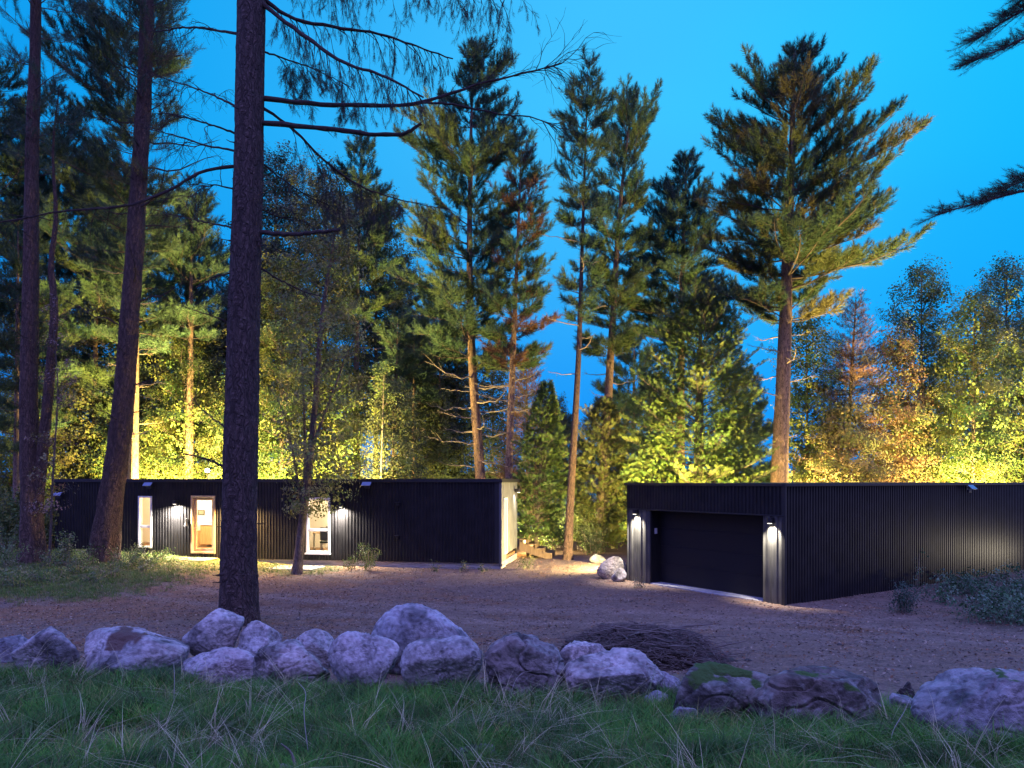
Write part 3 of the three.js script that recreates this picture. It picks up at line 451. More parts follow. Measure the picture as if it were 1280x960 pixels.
function makeTree(o) {
  const st = { ...STYLE[o.style], ...o.opt }, d = o.d, k = d / F, R = rng(o.seed), rr = (a, b) => a + (b - a) * R();
  const tp = o.trunk.map(([x, y]) => P(x, y, d)); tp[0].y = groundY(tp[0].x, -d) - 0.12;
  const base = V(tp[0].x, tp[0].y + 0.12, -d), t = thing(o.name || 'pine_tree', o.label, 'tree', base, 0, o.group);
  for (const q of tp) q.sub(base);
  const N = o.segs || 26, pts = bend(tp, N), r0 = o.w * k / 2, top = pts[N].y, crownTop = o.cut ? top : top;
  const rads = pts.map((q, i) => { const f = i / N; return Math.max(0.012, r0 * (o.cut ? mix(1, o.cut, f) : Math.pow(1 - f * 0.97, 0.8)) * (1 + 0.32 * Math.exp(-Math.max(0, q.y) / (r0 * 1.8)))); });
  const ph = R() * 10, relief = (a, l, f) => { const ca = Math.cos(a), sa = Math.sin(a); return 0.06 * noise(ca * 1.6 + ph, l * 0.5, sa * 1.6) + (o.furrow ? o.furrow * (Math.abs(noise(ca * 7 + ph, l * 0.9, sa * 7)) - 0.25) + 0.02 * noise(ca * 14, l * 6, sa * 14) : 0) + 0.16 * Math.exp(-l / (r0 * 3)) * Math.sin(a * 5 + ph); };
  part('trunk', new Shape3().tube(pts, rads, o.sides || 12, relief).build(true), M[st.bark], t);
  for (const s2 of o.stems || []) { const sp = s2.pts.map(([x, y]) => P(x, y, d + (s2.dz || 0)).sub(base)); const c = bend(sp, 20); part('stem', new Shape3().tube(c, c.map((_, i) => Math.max(0.012, s2.w * k / 2 * (1 - 0.93 * i / 20))), 10, relief).build(true), M[st.bark], t); }
  const atY = (y) => { for (let i = 0; i < N; i++) if (pts[i + 1].y >= y) { const f = (y - pts[i].y) / Math.max(1e-6, pts[i + 1].y - pts[i].y); return [pts[i].clone().lerp(pts[i + 1], f), mix(rads[i], rads[i + 1], f)]; } return [pts[N].clone(), rads[N]]; };
  const limbs = new Shape3(), bare = new Shape3(), list = [], prof = o.prof.map(([y, l, r]) => [EYE + (HORIZON - y) * k - base.y, l * k, r * k]).reverse();
  const yLow = prof[0][0], yTop = prof[prof.length - 1][0]; let az = R() * 6.28;
  const colAt = (q) => { const c = q[Math.floor(R() * q.length * 0.999)], v = rr(0.75, 1.25); return lin(c[0] * v, c[1] * v, c[2] * v); };
  for (let y = yLow; y < yTop; y += st.whorl * rr(0.7, 1.3)) {
    const f = (y - yLow) / (yTop - yLow), n = Math.max(2, Math.round(st.per * rr(0.7, 1.25)));
    for (let q = 0; q < n; q++) {
      az += 2.39996 + rr(-0.4, 0.4); if (R() < st.gap) continue;
      const yy = y + rr(-0.15, 0.15) * st.whorl, [, l, r] = lerpProf(prof, yy), ca = Math.cos(az), sa = Math.sin(az), L = mix((l + r) / 2, ca > 0 ? r : l, Math.abs(ca)) * rr(0.62, 1.1);
      if (L < 0.08) continue;
      const [c, cr] = atY(yy - L * 0.15), el = mix(st.e0, st.e1, f * f * 0.6 + f * 0.4) + rr(-0.18, 0.18), curl = st.curl + rr(-0.08, 0.08), seg = L > 1 ? 6 : 4, lp = [];
      const sw = rr(-0.25, 0.25);
      for (let s = 0; s <= seg; s++) { const u = s / seg, h = L * u, a2 = az + sw * u * u; lp.push(V(c.x + Math.cos(a2) * h, c.y + Math.tan(el) * h * 0.75 + curl * L * u * u + rr(-0.02, 0.02) * L, c.z + Math.sin(a2) * h)); }
      const br = Math.min(cr * 0.6, 0.009 * L + 0.008) * (o.limbK || 1), dead = st.deadLimb && R() < st.deadLimb;
      (dead ? bare : limbs).tube(lp, lp.map((_, s) => Math.max(0.004, br * (1 - 0.85 * s / seg))), 5);
      const limbCol = st.colors[Math.floor(R() * st.colors.length * 0.999)], jit = rr(0.8, 1.2);
      for (let u = st.from, side = 1; u < 1.02; u += st.twigStep / L * rr(0.7, 1.3), side = -side) {
        const i0 = Math.min(seg - 1, Math.floor(Math.min(0.999, u) * seg)), fr = Math.min(1, u) * seg - i0, p0 = lp[i0].clone().lerp(lp[i0 + 1], fr), dirL = lp[i0 + 1].clone().sub(lp[i0]).normalize();
        const ta = side * rr(0.55, 1.05) * (u > 0.97 ? 0.1 : 1), dt = dirL.clone().applyAxisAngle(UPV, ta); dt.y += rr(-0.05, 0.4) * (st.clump === 'cedar' ? 0.3 : 1); dt.normalize();
        const tl = st.twig * (0.5 + 0.8 * Math.min(1, L / 2.2)) * (st.clump === 'pine' ? Math.pow(Math.max(1, L / 2), 0.6) : 1) * mix(1.25, 0.5, u) * rr(0.6, 1.3);
        const p1 = p0.clone().addScaledVector(dt, tl * 0.6), p2 = p0.clone().addScaledVector(dt, tl); p2.y += tl * 0.12;
        (dead ? bare : limbs).tube([p0, p1, p2], [0.006, 0.005, 0.003], 3);
        if (dead) continue;
        for (let w = 0.25; w < 1.05; w += st.tuftStep / Math.max(0.15, tl)) {
          const p = p0.clone().lerp(p2, w), dd = dt.clone().multiplyScalar(0.8).add(V(rr(-0.5, 0.5), rr(0.0, 0.75), rr(-0.5, 0.5))).normalize(), v = jit * rr(0.8, 1.25);
          list.push([p, dd, st.size * rr(0.7, 1.2), R() < 0.12 ? colAt(st.colors) : lin(limbCol[0] * v, limbCol[1] * v, limbCol[2] * v), R() * 6.28]);
        }
      }
    }
  }
  for (let q = 0; q < (o.mass || 0); q++) {                                              // sprays filling the crown between its limbs
    const yy = mix(yLow, yTop, Math.pow(R(), 1.15)), a = R() * 6.283, ca = Math.cos(a), [, l, r] = lerpProf(prof, yy), lump = 0.86 + 0.34 * noise(ca * 2.2 + ph, yy * 0.9, Math.sin(a) * 2.2) + 0.2 * noise(ca * 5, yy * 2.2, Math.sin(a) * 5 + ph), L = mix((l + r) / 2, ca > 0 ? r : l, Math.abs(ca)) * lump * Math.pow(R(), 0.3), [c] = atY(yy), cc = st.colors[Math.floor(R() * st.colors.length * 0.999)], v = rr(0.7, 1.3);
    list.push([V(c.x + ca * L, yy + rr(-0.1, 0.1), c.z + Math.sin(a) * L), V(ca + rr(-0.5, 0.5), rr(-0.35, 0.7), Math.sin(a) + rr(-0.5, 0.5)).normalize(), st.size * rr(0.7, 1.3), lin(cc[0] * v, cc[1] * v, cc[2] * v), R() * 6.28]);
  }
  for (const [ya, yb, len, n, up = 0] of o.dead || []) for (let q = 0; q < n; q++) {            // bare dead limbs under the crown
    const y = EYE + (HORIZON - mix(ya, yb, (q + R()) / n)) * k - base.y, [c, cr] = atY(y), a = az += 2.4 + rr(-0.5, 0.5), L = len * k * rr(0.4, 1.1), lp = [];
    for (let s = 0; s <= 6; s++) { const u = s / 6; lp.push(V(c.x + Math.cos(a + 0.3 * u) * L * u, c.y + L * (up * u - 0.12 * u + 0.25 * u * u) + rr(-0.03, 0.03) * L, c.z + Math.sin(a + 0.3 * u) * L * u)); }
    bare.tube(lp, lp.map((_, s) => Math.max(0.005, Math.min(cr * 0.4, 0.012 * L + 0.01) * (1 - 0.85 * s / 6))), 5);
    for (let w = 0; w < 7; w++) { const u = rr(0.3, 1), i0 = Math.min(5, Math.floor(u * 6)), p0 = lp[i0].clone(), e = lp[i0 + 1].clone().sub(lp[i0]).normalize().applyAxisAngle(UPV, rr(-1, 1)); e.y += rr(-0.5, 0.4); const tl = rr(0.15, 0.35) * L; bare.tube([p0, p0.clone().addScaledVector(e, tl * 0.5), p0.clone().addScaledVector(e, tl).add(V(0, rr(-0.1, 0.1) * tl, 0))], [0.007, 0.005, 0.002], 3); }
  }
  if (!limbs.empty) part('limbs', limbs.build(), M[st.limb], t).userData.kind = 'stuff';
  if (!bare.empty) part('dead_branches', bare.build(), M[st.dead || 'deadTwig'], t).userData.kind = 'stuff';
  if (list.length) foliagePart(list, clumps[st.clump], M[st.mat], t);
  o.count = list.length; TUFTS += list.length;
  return t;
}
let TUFTS = 0;
const line = (x, x2, y2, yb = 690) => [[x, yb], [mix(x, x2, 0.35), mix(yb, y2, 0.35)], [mix(x, x2, 0.7), mix(yb, y2, 0.7)], [x2, y2]];
// the tall pines that stand over the roofs
makeTree({ seed: 1, d: 33, style: 'pine', w: 15, trunk: [[604, 700], [600, 590], [590, 450], [587, 330], [588, 200], [592, 60]], prof: [[62, 4, 4], [85, 22, 26], [110, 38, 52], [150, 44, 66], [200, 88, 70], [250, 66, 70], [310, 82, 60], [360, 88, 56], [430, 72, 50], [455, 50, 40]], dead: [[470, 590, 95, 20]], opt: { gap: 0.18, dead: 'barkPale' }, label: 'tallest white pine over the house roof, beside a slimmer reddish trunk' });
makeTree({ seed: 2, d: 31.5, style: 'pine', w: 12, trunk: [[634, 700], [636, 590], [641, 450], [646, 330], [652, 182]], prof: [[182, 4, 4], [215, 18, 24], [255, 28, 40], [310, 34, 46], [370, 38, 40], [430, 52, 44], [455, 40, 36]], dead: [[470, 590, 50, 14]], opt: { colors: [...GREEN.pine, [0.13, 0.06, 0.03]], gap: 0.15 }, label: 'slim pine with some rust-brown boughs just over the pale end wall' });
makeTree({ seed: 3, d: 27.6, style: 'pine', w: 11.5, trunk: [[709, 700], [715, 590], [723, 450], [728, 300], [735, 82]], prof: [[82, 3, 3], [105, 18, 18], [140, 34, 34], [190, 38, 34], [240, 34, 28], [275, 38, 24], [300, 14, 10], [340, 12, 10], [352, 40, 30], [368, 22, 24], [400, 8, 8]], dead: [[300, 470, 50, 9]], opt: { gap: 0.2, e0: 0.1, bark: 'barkOld' }, label: 'thin straight pine rising from the gap between house and garage' });
makeTree({ seed: 4, d: 34, style: 'pine', w: 14, trunk: [[752, 700], [758, 540], [766, 400], [775, 260], [790, 126]], prof: [[126, 4, 6], [150, 26, 34], [180, 34, 44], [225, 40, 44], [290, 50, 40], [350, 52, 44], [400, 44, 44], [440, 36, 30]], dead: [[450, 560, 40, 8]], opt: { e1: 1.1, curl: 0.24 }, label: 'full pine with upswept boughs behind the thin straight pine' });
makeTree({ seed: 5, d: 36, style: 'pine', w: 13, trunk: [[850, 700], [852, 400], [858, 198]], prof: [[198, 4, 4], [235, 26, 26], [275, 52, 34], [325, 72, 52], [370, 82, 60], [420, 62, 62]], opt: { whorl: 0.5, colors: GREEN.dark }, label: 'dark dense pine standing behind the broad cedar' });
makeTree({ seed: 6, d: 30, style: 'pine', w: 25, sides: 20, segs: 40, furrow: 0.08, trunk: [[972, 700], [974, 600], [980, 450], [985, 300], [990, 180], [993, 58]], prof: [[58, 3, 3], [82, 14, 24], [110, 24, 44], [128, 52, 44], [150, 78, 66], [185, 88, 118], [215, 84, 138], [245, 88, 128], [275, 92, 110], [300, 80, 118], [330, 96, 144], [352, 58, 92], [375, 108, 138], [392, 60, 90]], dead: [[395, 500, 70, 9], [520, 590, 30, 4]], opt: { whorl: 0.62, gap: 0.16, per: 7, colors: GREEN.pineAutumn, e1: 0.95 }, limbK: 1.3, label: 'large spreading white pine with a thick bare lower trunk behind the garage' });
makeTree({ seed: 7, d: 36, style: 'pine', w: 11, trunk: [[447, 690], [445, 500], [447, 380], [452, 178]], prof: [[178, 4, 4], [215, 30, 34], [270, 52, 50], [330, 56, 52], [400, 46, 44]], dead: [[400, 520, 60, 10]], opt: { gap: 0.25 }, label: 'red-barked pine with open crown over the study window' });
// around the left end of the house
makeTree({ seed: 8, d: 23.2, style: 'pine', w: 26, sides: 28, segs: 70, furrow: 0.2, cut: 0.38, trunk: [[42, 702], [39, 620], [36, 500], [38, 380], [40, 200], [44, 60], [46, -140]], stems: [{ pts: [[46, 640], [54, 560], [64, 450], [68, 385], [64, 330], [70, 270], [66, 190], [74, 110]], w: 15 }], prof: [[-150, 70, 70], [40, 70, 80], [90, 40, 80], [130, 20, 50], [200, 20, 30]], dead: [[150, 560, 42, 16]], opt: { whorl: 0.8, gap: 0.35, clump: 'bigpine', size: 1.4, dead: 'darkLimb', bark: 'barkOld', colors: GREEN.dark }, label: 'old pine with a forked second stem in the lawn patch' });
makeTree({ seed: 9, d: 24, style: 'pine', w: 31, sides: 28, segs: 70, furrow: 0.2, cut: 0.45, trunk: [[128, 694], [136, 640], [150, 545], [162, 400], [172, 250], [181, 100], [188, -150]], prof: [[-160, 80, 80], [20, 70, 70], [80, 30, 60], [150, 20, 30], [168, 50, 42], [200, 56, 60], [222, 30, 30]], dead: [[60, 300, 90, 18, 0.1], [320, 540, 70, 12, 0.2]], opt: { whorl: 0.8, gap: 0.35, clump: 'bigpine', size: 1.5, dead: 'darkLimb', bark: 'barkOld', colors: GREEN.pineAutumn }, label: 'leaning thick pine in front of the black house wall' });
makeTree({ seed: 10, d: 33, style: 'pine', w: 11, trunk: line(168, 172, 230), prof: [[230, 10, 10], [300, 50, 60], [380, 50, 70], [430, 40, 50]], opt: { gap: 0.3, colors: GREEN.dark }, dead: [[440, 580, 40, 8]], label: 'straight slender pine behind the house, half hidden by the leaning pine' });
// cedars
makeTree({ seed: 11, d: 29, style: 'cedar', name: 'cedar_tree', w: 18, trunk: line(872, 876, 372), prof: [[372, 12, 12], [386, 40, 36], [410, 58, 52], [450, 68, 66], [490, 76, 72], [540, 84, 78], [600, 92, 82], [660, 90, 80]], mass: 24000, label: 'broad dense cedar rising over the garage door end' });
makeTree({ seed: 12, d: 28.6, style: 'cedar', name: 'cedar_tree', w: 6, trunk: line(668, 684, 478), stems: [{ pts: [[660, 698], [655, 600], [652, 540]], w: 4 }], prof: [[478, 3, 3], [510, 16, 16], [560, 30, 30], [620, 34, 36], [670, 26, 30]], opt: { whorl: 0.26, gap: 0.12 }, mass: 5200, label: 'young bright cedar on thin stems beside the wooden steps' });
makeTree({ seed: 13, d: 30.5, style: 'cedar', name: 'cedar_tree', w: 14, trunk: line(748, 756, 500), prof: [[500, 6, 6], [540, 34, 30], [600, 40, 40], [670, 38, 36]], opt: { whorl: 0.24, gap: 0.12, colors: [[0.055, 0.085, 0.018], [0.09, 0.1, 0.02]] }, mass: 6500, label: 'dim olive cedar between the thin straight pine and the garage' });
const darkCedar = makeTree({ seed: 31, d: 36, style: 'cedar', name: 'cedar_tree', w: 12, trunk: line(812, 812, 470), prof: [[470, 6, 6], [520, 34, 30], [600, 46, 46], [660, 44, 46]], opt: { whorl: 0.36, gap: 0.15, colors: GREEN.dark }, mass: 4000, label: 'dark cedar deep in the wood behind the broad cedar' });
// right-hand side
makeTree({ seed: 14, d: 32.5, style: 'spruce', name: 'spruce_tree', w: 9, trunk: line(1052, 1070, 372), prof: [[372, 3, 3], [420, 26, 26], [470, 44, 40], [520, 54, 50], [580, 70, 60], [620, 60, 60]], opt: { gap: 0.25 }, label: 'half-dead spruce with rust-red needles behind the garage' });
[[-15, 4, 0.4, 1.7], [-9, 8, 2.4, 2], [-3, 8.5, 1.1, 2.1], [3, 9.5, 3, 1.9], [9, 8, 0.7, 2.1], [15, 3, 5, 1.7]].forEach(([x, z, r, k]) => { const c = darkCedar.clone(); c.scale.setScalar(k); c.name = numbered('cedar_tree'); c.position.copy(onGround(x, z)); c.rotation.y = r; c.userData = { label: 'unseen cedar behind the camera, placed to darken the boulder fronts', category: 'tree', group: 'unseen cedars behind the camera' }; scene.add(c); });  // unseen cedars behind the camera, placed to keep low sky off the boulder fronts
makeTree({ seed: 24, d: 33.5, style: 'spruce', name: 'spruce_tree', w: 6, trunk: line(660, 658, 450), prof: [[450, 3, 3], [490, 22, 22], [540, 32, 30], [610, 36, 32], [650, 34, 30]], opt: { gap: 0.15, size: 1.6 }, label: 'small rust-red conifer behind the pale end wall' });
makeTree({ seed: 25, d: 22.7, style: 'leaf', name: 'young_tree', w: 3.5, trunk: [[62, 698], [66, 600], [72, 480], [64, 385]], prof: [[385, 10, 14], [440, 26, 26], [500, 30, 28], [560, 34, 24], [640, 24, 22]], opt: { gap: 0.35, whorl: 0.5, tuftStep: 0.22, size: 0.9, colors: [[0.21, 0.13, 0.11], [0.25, 0.15, 0.12], [0.15, 0.15, 0.06]] }, label: 'thin sapling with dull pink leaves beside the forked pine' });
const YOUNG = 'young trees behind the garage end';
for (const [seed, d, x, x2, top, w, prof, label, colors] of [
  [15, 32, 1121, 1124, 420, 5, [[420, 10, 10], [470, 36, 30], [540, 44, 40], [600, 40, 40], [630, 40, 40]], 'small rusty-topped tree on two thin stems by the reddish spruce', [[0.16, 0.09, 0.03], [0.13, 0.11, 0.03], [0.11, 0.14, 0.03]]],
  [16, 34, 1152, 1152, 338, 6, [[338, 8, 8], [370, 34, 36], [420, 52, 48], [480, 50, 46], [540, 46, 44], [610, 40, 40]], 'tall airy young tree between the rusty tree and the garage end', GREEN.leaf],
  [17, 31, 1216, 1218, 372, 6, [[372, 8, 8], [410, 36, 36], [470, 44, 46], [540, 46, 46], [610, 44, 44]], 'airy young tree with a clear single stem over the long garage wall', GREEN.leaf],
  [18, 36, 1258, 1258, 334, 7, [[334, 5, 5], [360, 24, 26], [420, 40, 44], [500, 50, 60], [600, 50, 60]], 'pointed young tree over the lamp end of the garage wall', GREEN.leaf],
  [19, 33, 1290, 1292, 400, 6, [[400, 10, 10], [460, 50, 50], [560, 60, 60], [620, 50, 50]], 'leafy young tree beyond the far end of the garage', GREEN.leaf],
  [20, 38, 1185, 1186, 430, 5, [[430, 10, 10], [480, 40, 40], [600, 46, 46], [640, 46, 46]], 'low leafy tree in the second row behind the garage end', GREEN.leaf],
  [21, 33, 1010, 1008, 400, 5, [[400, 8, 8], [450, 44, 40], [520, 30, 50], [600, 26, 46], [640, 20, 40]], 'thin leafy tree close beside the thick trunk of the spreading pine', GREEN.leaf],
  [22, 31.5, 1060, 1058, 510, 4, [[510, 8, 8], [545, 40, 40], [610, 60, 52], [640, 60, 52]], 'low bushy olive sapling at the foot of the reddish spruce', [[0.12, 0.095, 0.03], [0.1, 0.12, 0.026]]]])
  makeTree({ seed, d, style: 'leaf', name: 'young_tree', w, trunk: line(x, x2, top), prof, label, group: YOUNG, mass: 500, opt: { colors, whorl: 0.42 } });
// leafy understorey behind the house
const UNDER = 'leafy trees behind the house';
for (const [seed, d, x, x2, top, w, prof, label, colors] of [
  [40, 33, 352, 352, 330, 6, [[330, 10, 10], [390, 40, 40], [460, 52, 50], [540, 50, 50], [610, 50, 50]], 'leafy tree behind the house close beside the thick foreground trunk', GREEN.leaf],
  [41, 35, 405, 408, 220, 7, [[220, 14, 14], [280, 52, 40], [350, 60, 44], [430, 56, 46], [520, 50, 50], [610, 50, 50]], 'tallest leafy tree behind the house, over the study window', [[0.06, 0.09, 0.026], [0.09, 0.11, 0.03]]],
  [42, 34.5, 420, 420, 455, 4, [[455, 8, 8], [500, 34, 36], [560, 44, 44], [620, 44, 44]], 'low bright leafy tree just over the study roof', GREEN.leaf],
  [43, 33, 490, 492, 480, 5, [[480, 8, 8], [530, 30, 36], [590, 34, 40], [630, 34, 40]], 'small leafy tree beside the pale bare birch stem', [[0.05, 0.08, 0.025], [0.08, 0.1, 0.028]]],
  [44, 35, 232, 230, 400, 5, [[400, 10, 10], [450, 40, 44], [520, 44, 50], [590, 46, 46], [620, 46, 46]], 'leafy tree behind the glazed door of the house', GREEN.leaf],
  [45, 36, 100, 98, 470, 5, [[470, 10, 10], [520, 40, 44], [580, 50, 46], [640, 50, 46]], 'leafy tree behind the outer corner of the house', [[0.12, 0.11, 0.03], [0.1, 0.12, 0.03]]],
  [46, 33, 20, 18, 500, 6, [[500, 10, 10], [550, 50, 50], [620, 60, 50], [680, 60, 50]], 'leafy tree beyond the house corner beside the forked pine', GREEN.leaf],
  [80, 40, 572, 572, 430, 5, [[430, 8, 8], [480, 26, 28], [550, 32, 32], [620, 34, 34]], 'dim airy tree between the slender conifers and the tallest pine', GREEN.darkleaf],
  [81, 39, 616, 616, 440, 5, [[440, 8, 8], [490, 20, 22], [560, 26, 28], [620, 30, 30]], 'dim airy tree between the two tall trunks', GREEN.darkleaf],
  [82, 41, 694, 694, 500, 5, [[500, 8, 8], [540, 24, 26], [620, 34, 34]], 'dim airy tree behind the young bright cedar', GREEN.darkleaf],
  [47, 38, 548, 550, 500, 5, [[500, 8, 8], [550, 30, 30], [620, 40, 36]], 'faint small tree behind the roof between birch and tallest pine', GREEN.darkleaf],
  [48, 35, 200, 198, 520, 4, [[520, 8, 8], [560, 30, 34], [620, 40, 40]], 'low lit bush tree behind the narrow window', GREEN.leaf]])
  makeTree({ seed, d, style: 'leaf', name: 'leafy_tree', w, trunk: line(x, x2, top), prof, label, group: UNDER, mass: 600, opt: { colors, whorl: 0.4 } });
makeTree({ seed: 49, d: 32, style: 'leaf', name: 'birch_tree', w: 4.5, trunk: line(474, 480, 470), prof: [[470, 6, 8], [500, 16, 16], [520, 8, 8]], opt: { bark: 'barkPale', gap: 0.4 }, label: 'thin pale birch stem over the roof' });
for (const [x, x2, d] of [[515, 518, 37], [552, 549, 40], [566, 570, 42], [492, 497, 35]]) makeTree({ seed: x, d, style: 'pine', name: 'slender_trunk_tree', w: 5, trunk: line(x, x2, 400), prof: [[400, 6, 6], [440, 34, 34], [500, 26, 26], [520, 8, 8]], dead: [[520, 600, 30, 6]], opt: { gap: 0.35, colors: GREEN.dark, bark: 'barkRed' }, label: 'slender straight conifer with a bare lower trunk beyond the roof', group: 'slender conifers beyond the roof' });
// dark wood behind the left half
for (const [seed, d, x, x2, top, w, prof, label, colors] of [
  [70, 37, 150, 150, 330, 6, [[330, 14, 14], [390, 50, 50], [470, 60, 56], [560, 60, 60], [620, 56, 56]], 'olive leafy tree in the wood between the two old pines', GREEN.darkleaf],
  [71, 39, 285, 283, 380, 6, [[380, 14, 14], [430, 40, 44], [520, 52, 54], [610, 52, 54]], 'olive leafy tree in the wood just behind the thick foreground trunk', GREEN.darkleaf],
  [72, 40, 345, 345, 200, 7, [[200, 14, 14], [260, 46, 50], [340, 56, 60], [430, 56, 60], [520, 50, 50]], 'tall dim leafy tree beside the tallest leafy one', GREEN.darkleaf],
  [73, 41, 470, 470, 250, 7, [[250, 14, 14], [310, 40, 44], [390, 50, 52], [470, 50, 50], [540, 40, 44]], 'tall dim leafy tree behind the red-barked pine', GREEN.darkleaf],
  [74, 42, 528, 528, 420, 6, [[420, 14, 14], [480, 40, 40], [560, 46, 46], [620, 46, 46]], 'dim leafy tree deep behind the birch', GREEN.darkleaf],
  [75, 37, 60, 60, 360, 6, [[360, 14, 14], [430, 50, 54], [520, 60, 60], [620, 60, 60]], 'olive leafy tree behind the forked pine', GREEN.darkleaf],
  [76, 34.5, 300, 300, 470, 5, [[470, 10, 10], [510, 36, 40], [570, 46, 50], [630, 46, 50]], 'bright leafy tree behind the thick foreground trunk, just over the roof', GREEN.leaf],
  [77, 35.5, 150, 150, 540, 4, [[540, 10, 10], [570, 36, 36], [630, 46, 46]], 'low bright bush tree behind the leaning pine', GREEN.leaf]])
  makeTree({ seed, d, style: 'leaf', name: 'leafy_tree', w, trunk: line(x, x2, top), prof, label, group: UNDER, mass: 700, opt: { colors, whorl: 0.42, size: 1.5 } });
makeTree({ seed: 78, d: 29.5, style: 'pine', w: 14, trunk: [[152, 690], [163, 420], [172, 250], [180, -90]], prof: [[-90, 40, 30], [0, 80, 50], [60, 100, 60], [130, 110, 60], [200, 100, 60], [270, 90, 50], [330, 60, 40]], opt: { gap: 0.34, colors: GREEN.dark, whorl: 0.85 }, dead: [[340, 560, 50, 10]], label: 'tall airy pine whose trunk hides behind the leaning pine' });
makeTree({ seed: 79, d: 34, style: 'pine', w: 12, trunk: [[236, 690], [238, 450], [240, 235]], prof: [[235, 4, 4], [270, 40, 36], [310, 54, 44], [360, 50, 44], [420, 40, 40]], opt: { gap: 0.25, colors: GREEN.dark }, label: 'dark pine with a rounded top close beside the leaning pine' });
const WOOD = 'dark pines in the wood behind the house';
for (const [x, d, top, half] of [[-20, 38, 60, 90], [70, 42, 120, 80], [118, 36, 190, 70], [232, 40, 262, 60], [284, 46, 330, 50], [330, 48, 300, 60], [205, 48, 380, 60], [20, 30, 260, 60], [500, 46, 330, 50], [540, 50, 360, 50]])
  makeTree({ seed: 100 + x, d, style: 'pine', w: 9, trunk: line(x, x + 3, top), prof: [[top, 4, 4], [top + 40, half * 0.5, half * 0.5], [top + 110, half * 0.95, half * 0.95], [top + 190, half, half], [Math.min(560, top + 330), half * 0.8, half * 0.8]], opt: { colors: GREEN.pine, gap: 0.3, size: 1.5, tuftStep: 0.16, whorl: 0.75 }, label: 'dark dense pine in the wood behind the house', group: WOOD });
for (const [x, d, top, half] of [[700, 44, 520, 50], [790, 46, 420, 60], [930, 42, 470, 50], [1010, 48, 560, 40], [1130, 46, 520, 50], [1240, 48, 500, 60]])
  makeTree({ seed: 200 + x, d, style: 'pine', w: 8, trunk: line(x, x + 3, top), prof: [[top, 4, 4], [top + 40, half * 0.5, half * 0.5], [Math.min(640, top + 110), half, half], [Math.max(650, Math.min(650, top + 230)), half, half]], opt: { colors: GREEN.dark, gap: 0.15, size: 1.75, tuftStep: 0.17 }, label: 'dark low conifer deep in the wood behind the garage', group: 'dark conifers behind the garage' });

// sapling in front of the house: bare lower stems, thin leaves
makeTree({ seed: 60, d: 23.4, style: 'leaf', name: 'maple_sapling', w: 12, sides: 14, segs: 40, trunk: [[371, 712], [376, 670], [386, 590], [396, 480], [402, 400], [414, 320], [424, 250]], stems: [{ pts: [[382, 640], [381, 540], [378, 460], [376, 420]], w: 5, dz: 0.15 }, { pts: [[390, 560], [420, 480], [440, 430], [470, 400]], w: 4, dz: -0.1 }, { pts: [[380, 650], [365, 560], [352, 510], [335, 480]], w: 3.5, dz: 0.1 }], prof: [[250, 20, 20], [300, 40, 44], [360, 52, 56], [430, 56, 70], [500, 50, 60], [560, 40, 50], [600, 20, 80], [640, 14, 30]], opt: { gap: 0.22, whorl: 0.42, twigStep: 0.2, tuftStep: 0.17, size: 1.1, clump: 'leaf', bark: 'barkGrey', colors: [[0.10, 0.155, 0.03], [0.14, 0.165, 0.03], [0.17, 0.17, 0.04]] }, mass: 500, label: 'leafy maple sapling standing in front of the study window' });

